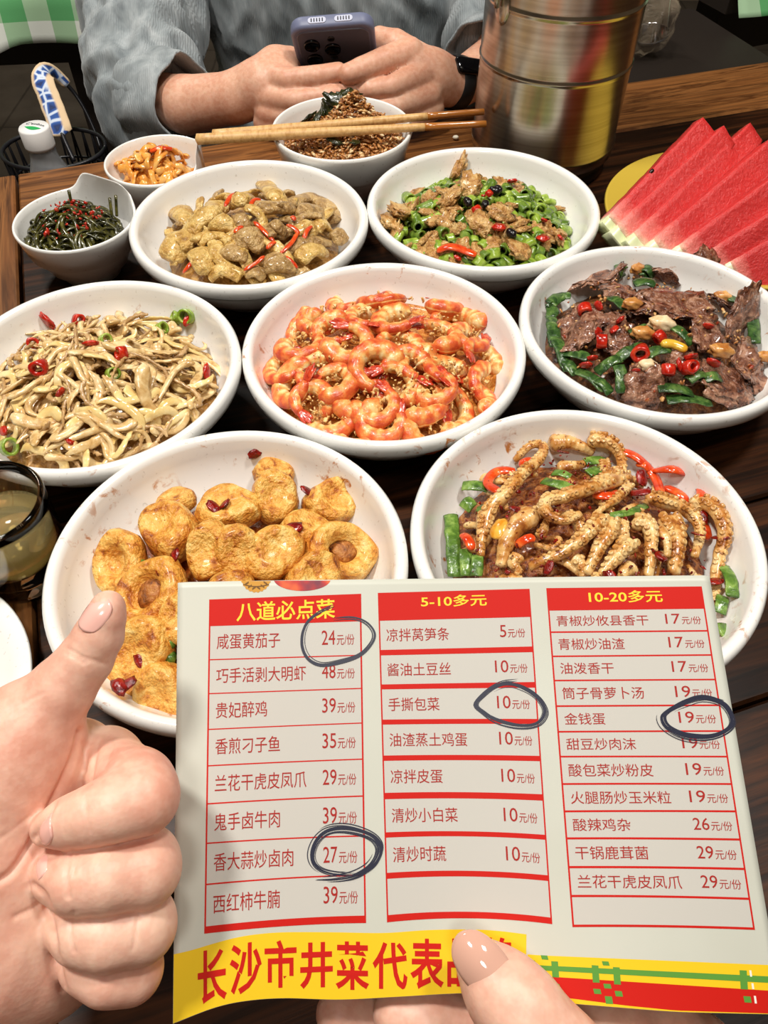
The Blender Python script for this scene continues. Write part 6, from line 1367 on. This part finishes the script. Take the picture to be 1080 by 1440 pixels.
def vnormals(V, F):
    F_ = np.asarray(F); n = np.cross(V[F_[:, 2]] - V[F_[:, 0]], V[F_[:, 3]] - V[F_[:, 1]]); N = np.zeros_like(V)
    for k in range(4): np.add.at(N, F_[:, k], n)
    return N / (np.linalg.norm(N, axis=1)[:, None] + 1e-12)
def project(V):
    Q = V - CAM; d = Q @ FWD; return 540 + FPX * (Q @ RGT) / d, 720 - FPX * (Q @ UPV) / d, d
def creases(V, F, lines):
    """press shallow skin folds along picture lines into the side that faces the camera"""
    N = vnormals(V, F); u, v, d = project(V); fr = np.clip(-(N * (V - CAM)).sum(1) / np.linalg.norm(V - CAM, axis=1) * 2.5, 0, 1); disp = np.zeros(len(V))
    for pts, w_, dep in lines:
        P = smoothpath(pts, 40); best = np.full(len(V), 1e9)
        for a, b in zip(P, P[1:]):
            ab = b - a; t = np.clip(((u - a[0]) * ab[0] + (v - a[1]) * ab[1]) / (ab @ ab + 1e-9), 0, 1); best = np.minimum(best, np.hypot(u - a[0] - t * ab[0], v - a[1] - t * ab[1]))
        disp = np.maximum(disp, dep * np.exp(-(best / w_) ** 2)) if dep > 0 else np.minimum(disp, dep * np.exp(-(best / w_) ** 2))
    return V - N * (disp * fr)[:, None]
V = creases(V, F, [([(113, 1028), (106, 1060), (88, 1100), (55, 1165), (20, 1222), (-5, 1242)], 5, .0013), ([(112, 1025), (120, 1060), (118, 1085)], 3, .0007), ([(140, 1040), (132, 1070), (128, 1100)], 3, .0006), ([(160, 1048), (146, 1080)], 3, .0004),
                   ([(94, 912), (118, 925), (150, 934)], 3.2, .00035), ([(92, 918), (120, 932)], 3, .0003), ([(120, 1120), (124, 1184)], 3, .0003), ([(100, 1196), (94, 1225), (96, 1262)], 3, .0005), ([(108, 1200), (103, 1230)], 2.6, .0003),
                   ([(104, 1283), (99, 1310), (104, 1338)], 3, .0004), ([(195, 1285), (188, 1335)], 2.6, .0003), ([(45, 1245), (62, 1262), (72, 1300), (80, 1350), (88, 1390)], 5, .0011), ([(0, 1010), (30, 990), (60, 975)], 3, .00025), ([(62, 1258), (50, 1275), (20, 1290)], 4, .0005), ([(0, 1180), (40, 1150)], 3.5, .0002)])
h2 = setp(mesh('hand', V, F, SKIN, center=True), 'bare hand giving a thumbs up beside the menu', 'hand')
def surf(u, v, rad=4.5):
    N = vnormals(V, F); pu, pv, d = project(V); m = np.hypot(pu - u, pv - v) < rad; m &= d < d[m].min() + .004; n = N[m].mean(0); return V[m].mean(0), n / np.linalg.norm(n)
def put_nail(name, u, v, tip_uv, L, W, lab, sink=.0004, curv=.24):
    p, n = surf(u, v); q = atd(tip_uv[0], tip_uv[1], (p - CAM) @ FWD); al = q - p; al -= n * (al @ n)
    setp(nail(name, p + n * (W * curv * .22 - sink + .0004), al, n, L, W, curv, NAIL, h2), lab)
put_nail('thumbnail', 131, 862, (146, 838), .0110, .0084, 'thumbnail seen from the side')
put_nail('fingernail', 62, 1166, (45, 1171), .0088, .0078, 'short index fingernail', .0001)
put_nail('fingernail', 58, 1216, (46, 1206), .0080, .0066, 'middle fingernail tucked into the palm', .0003)
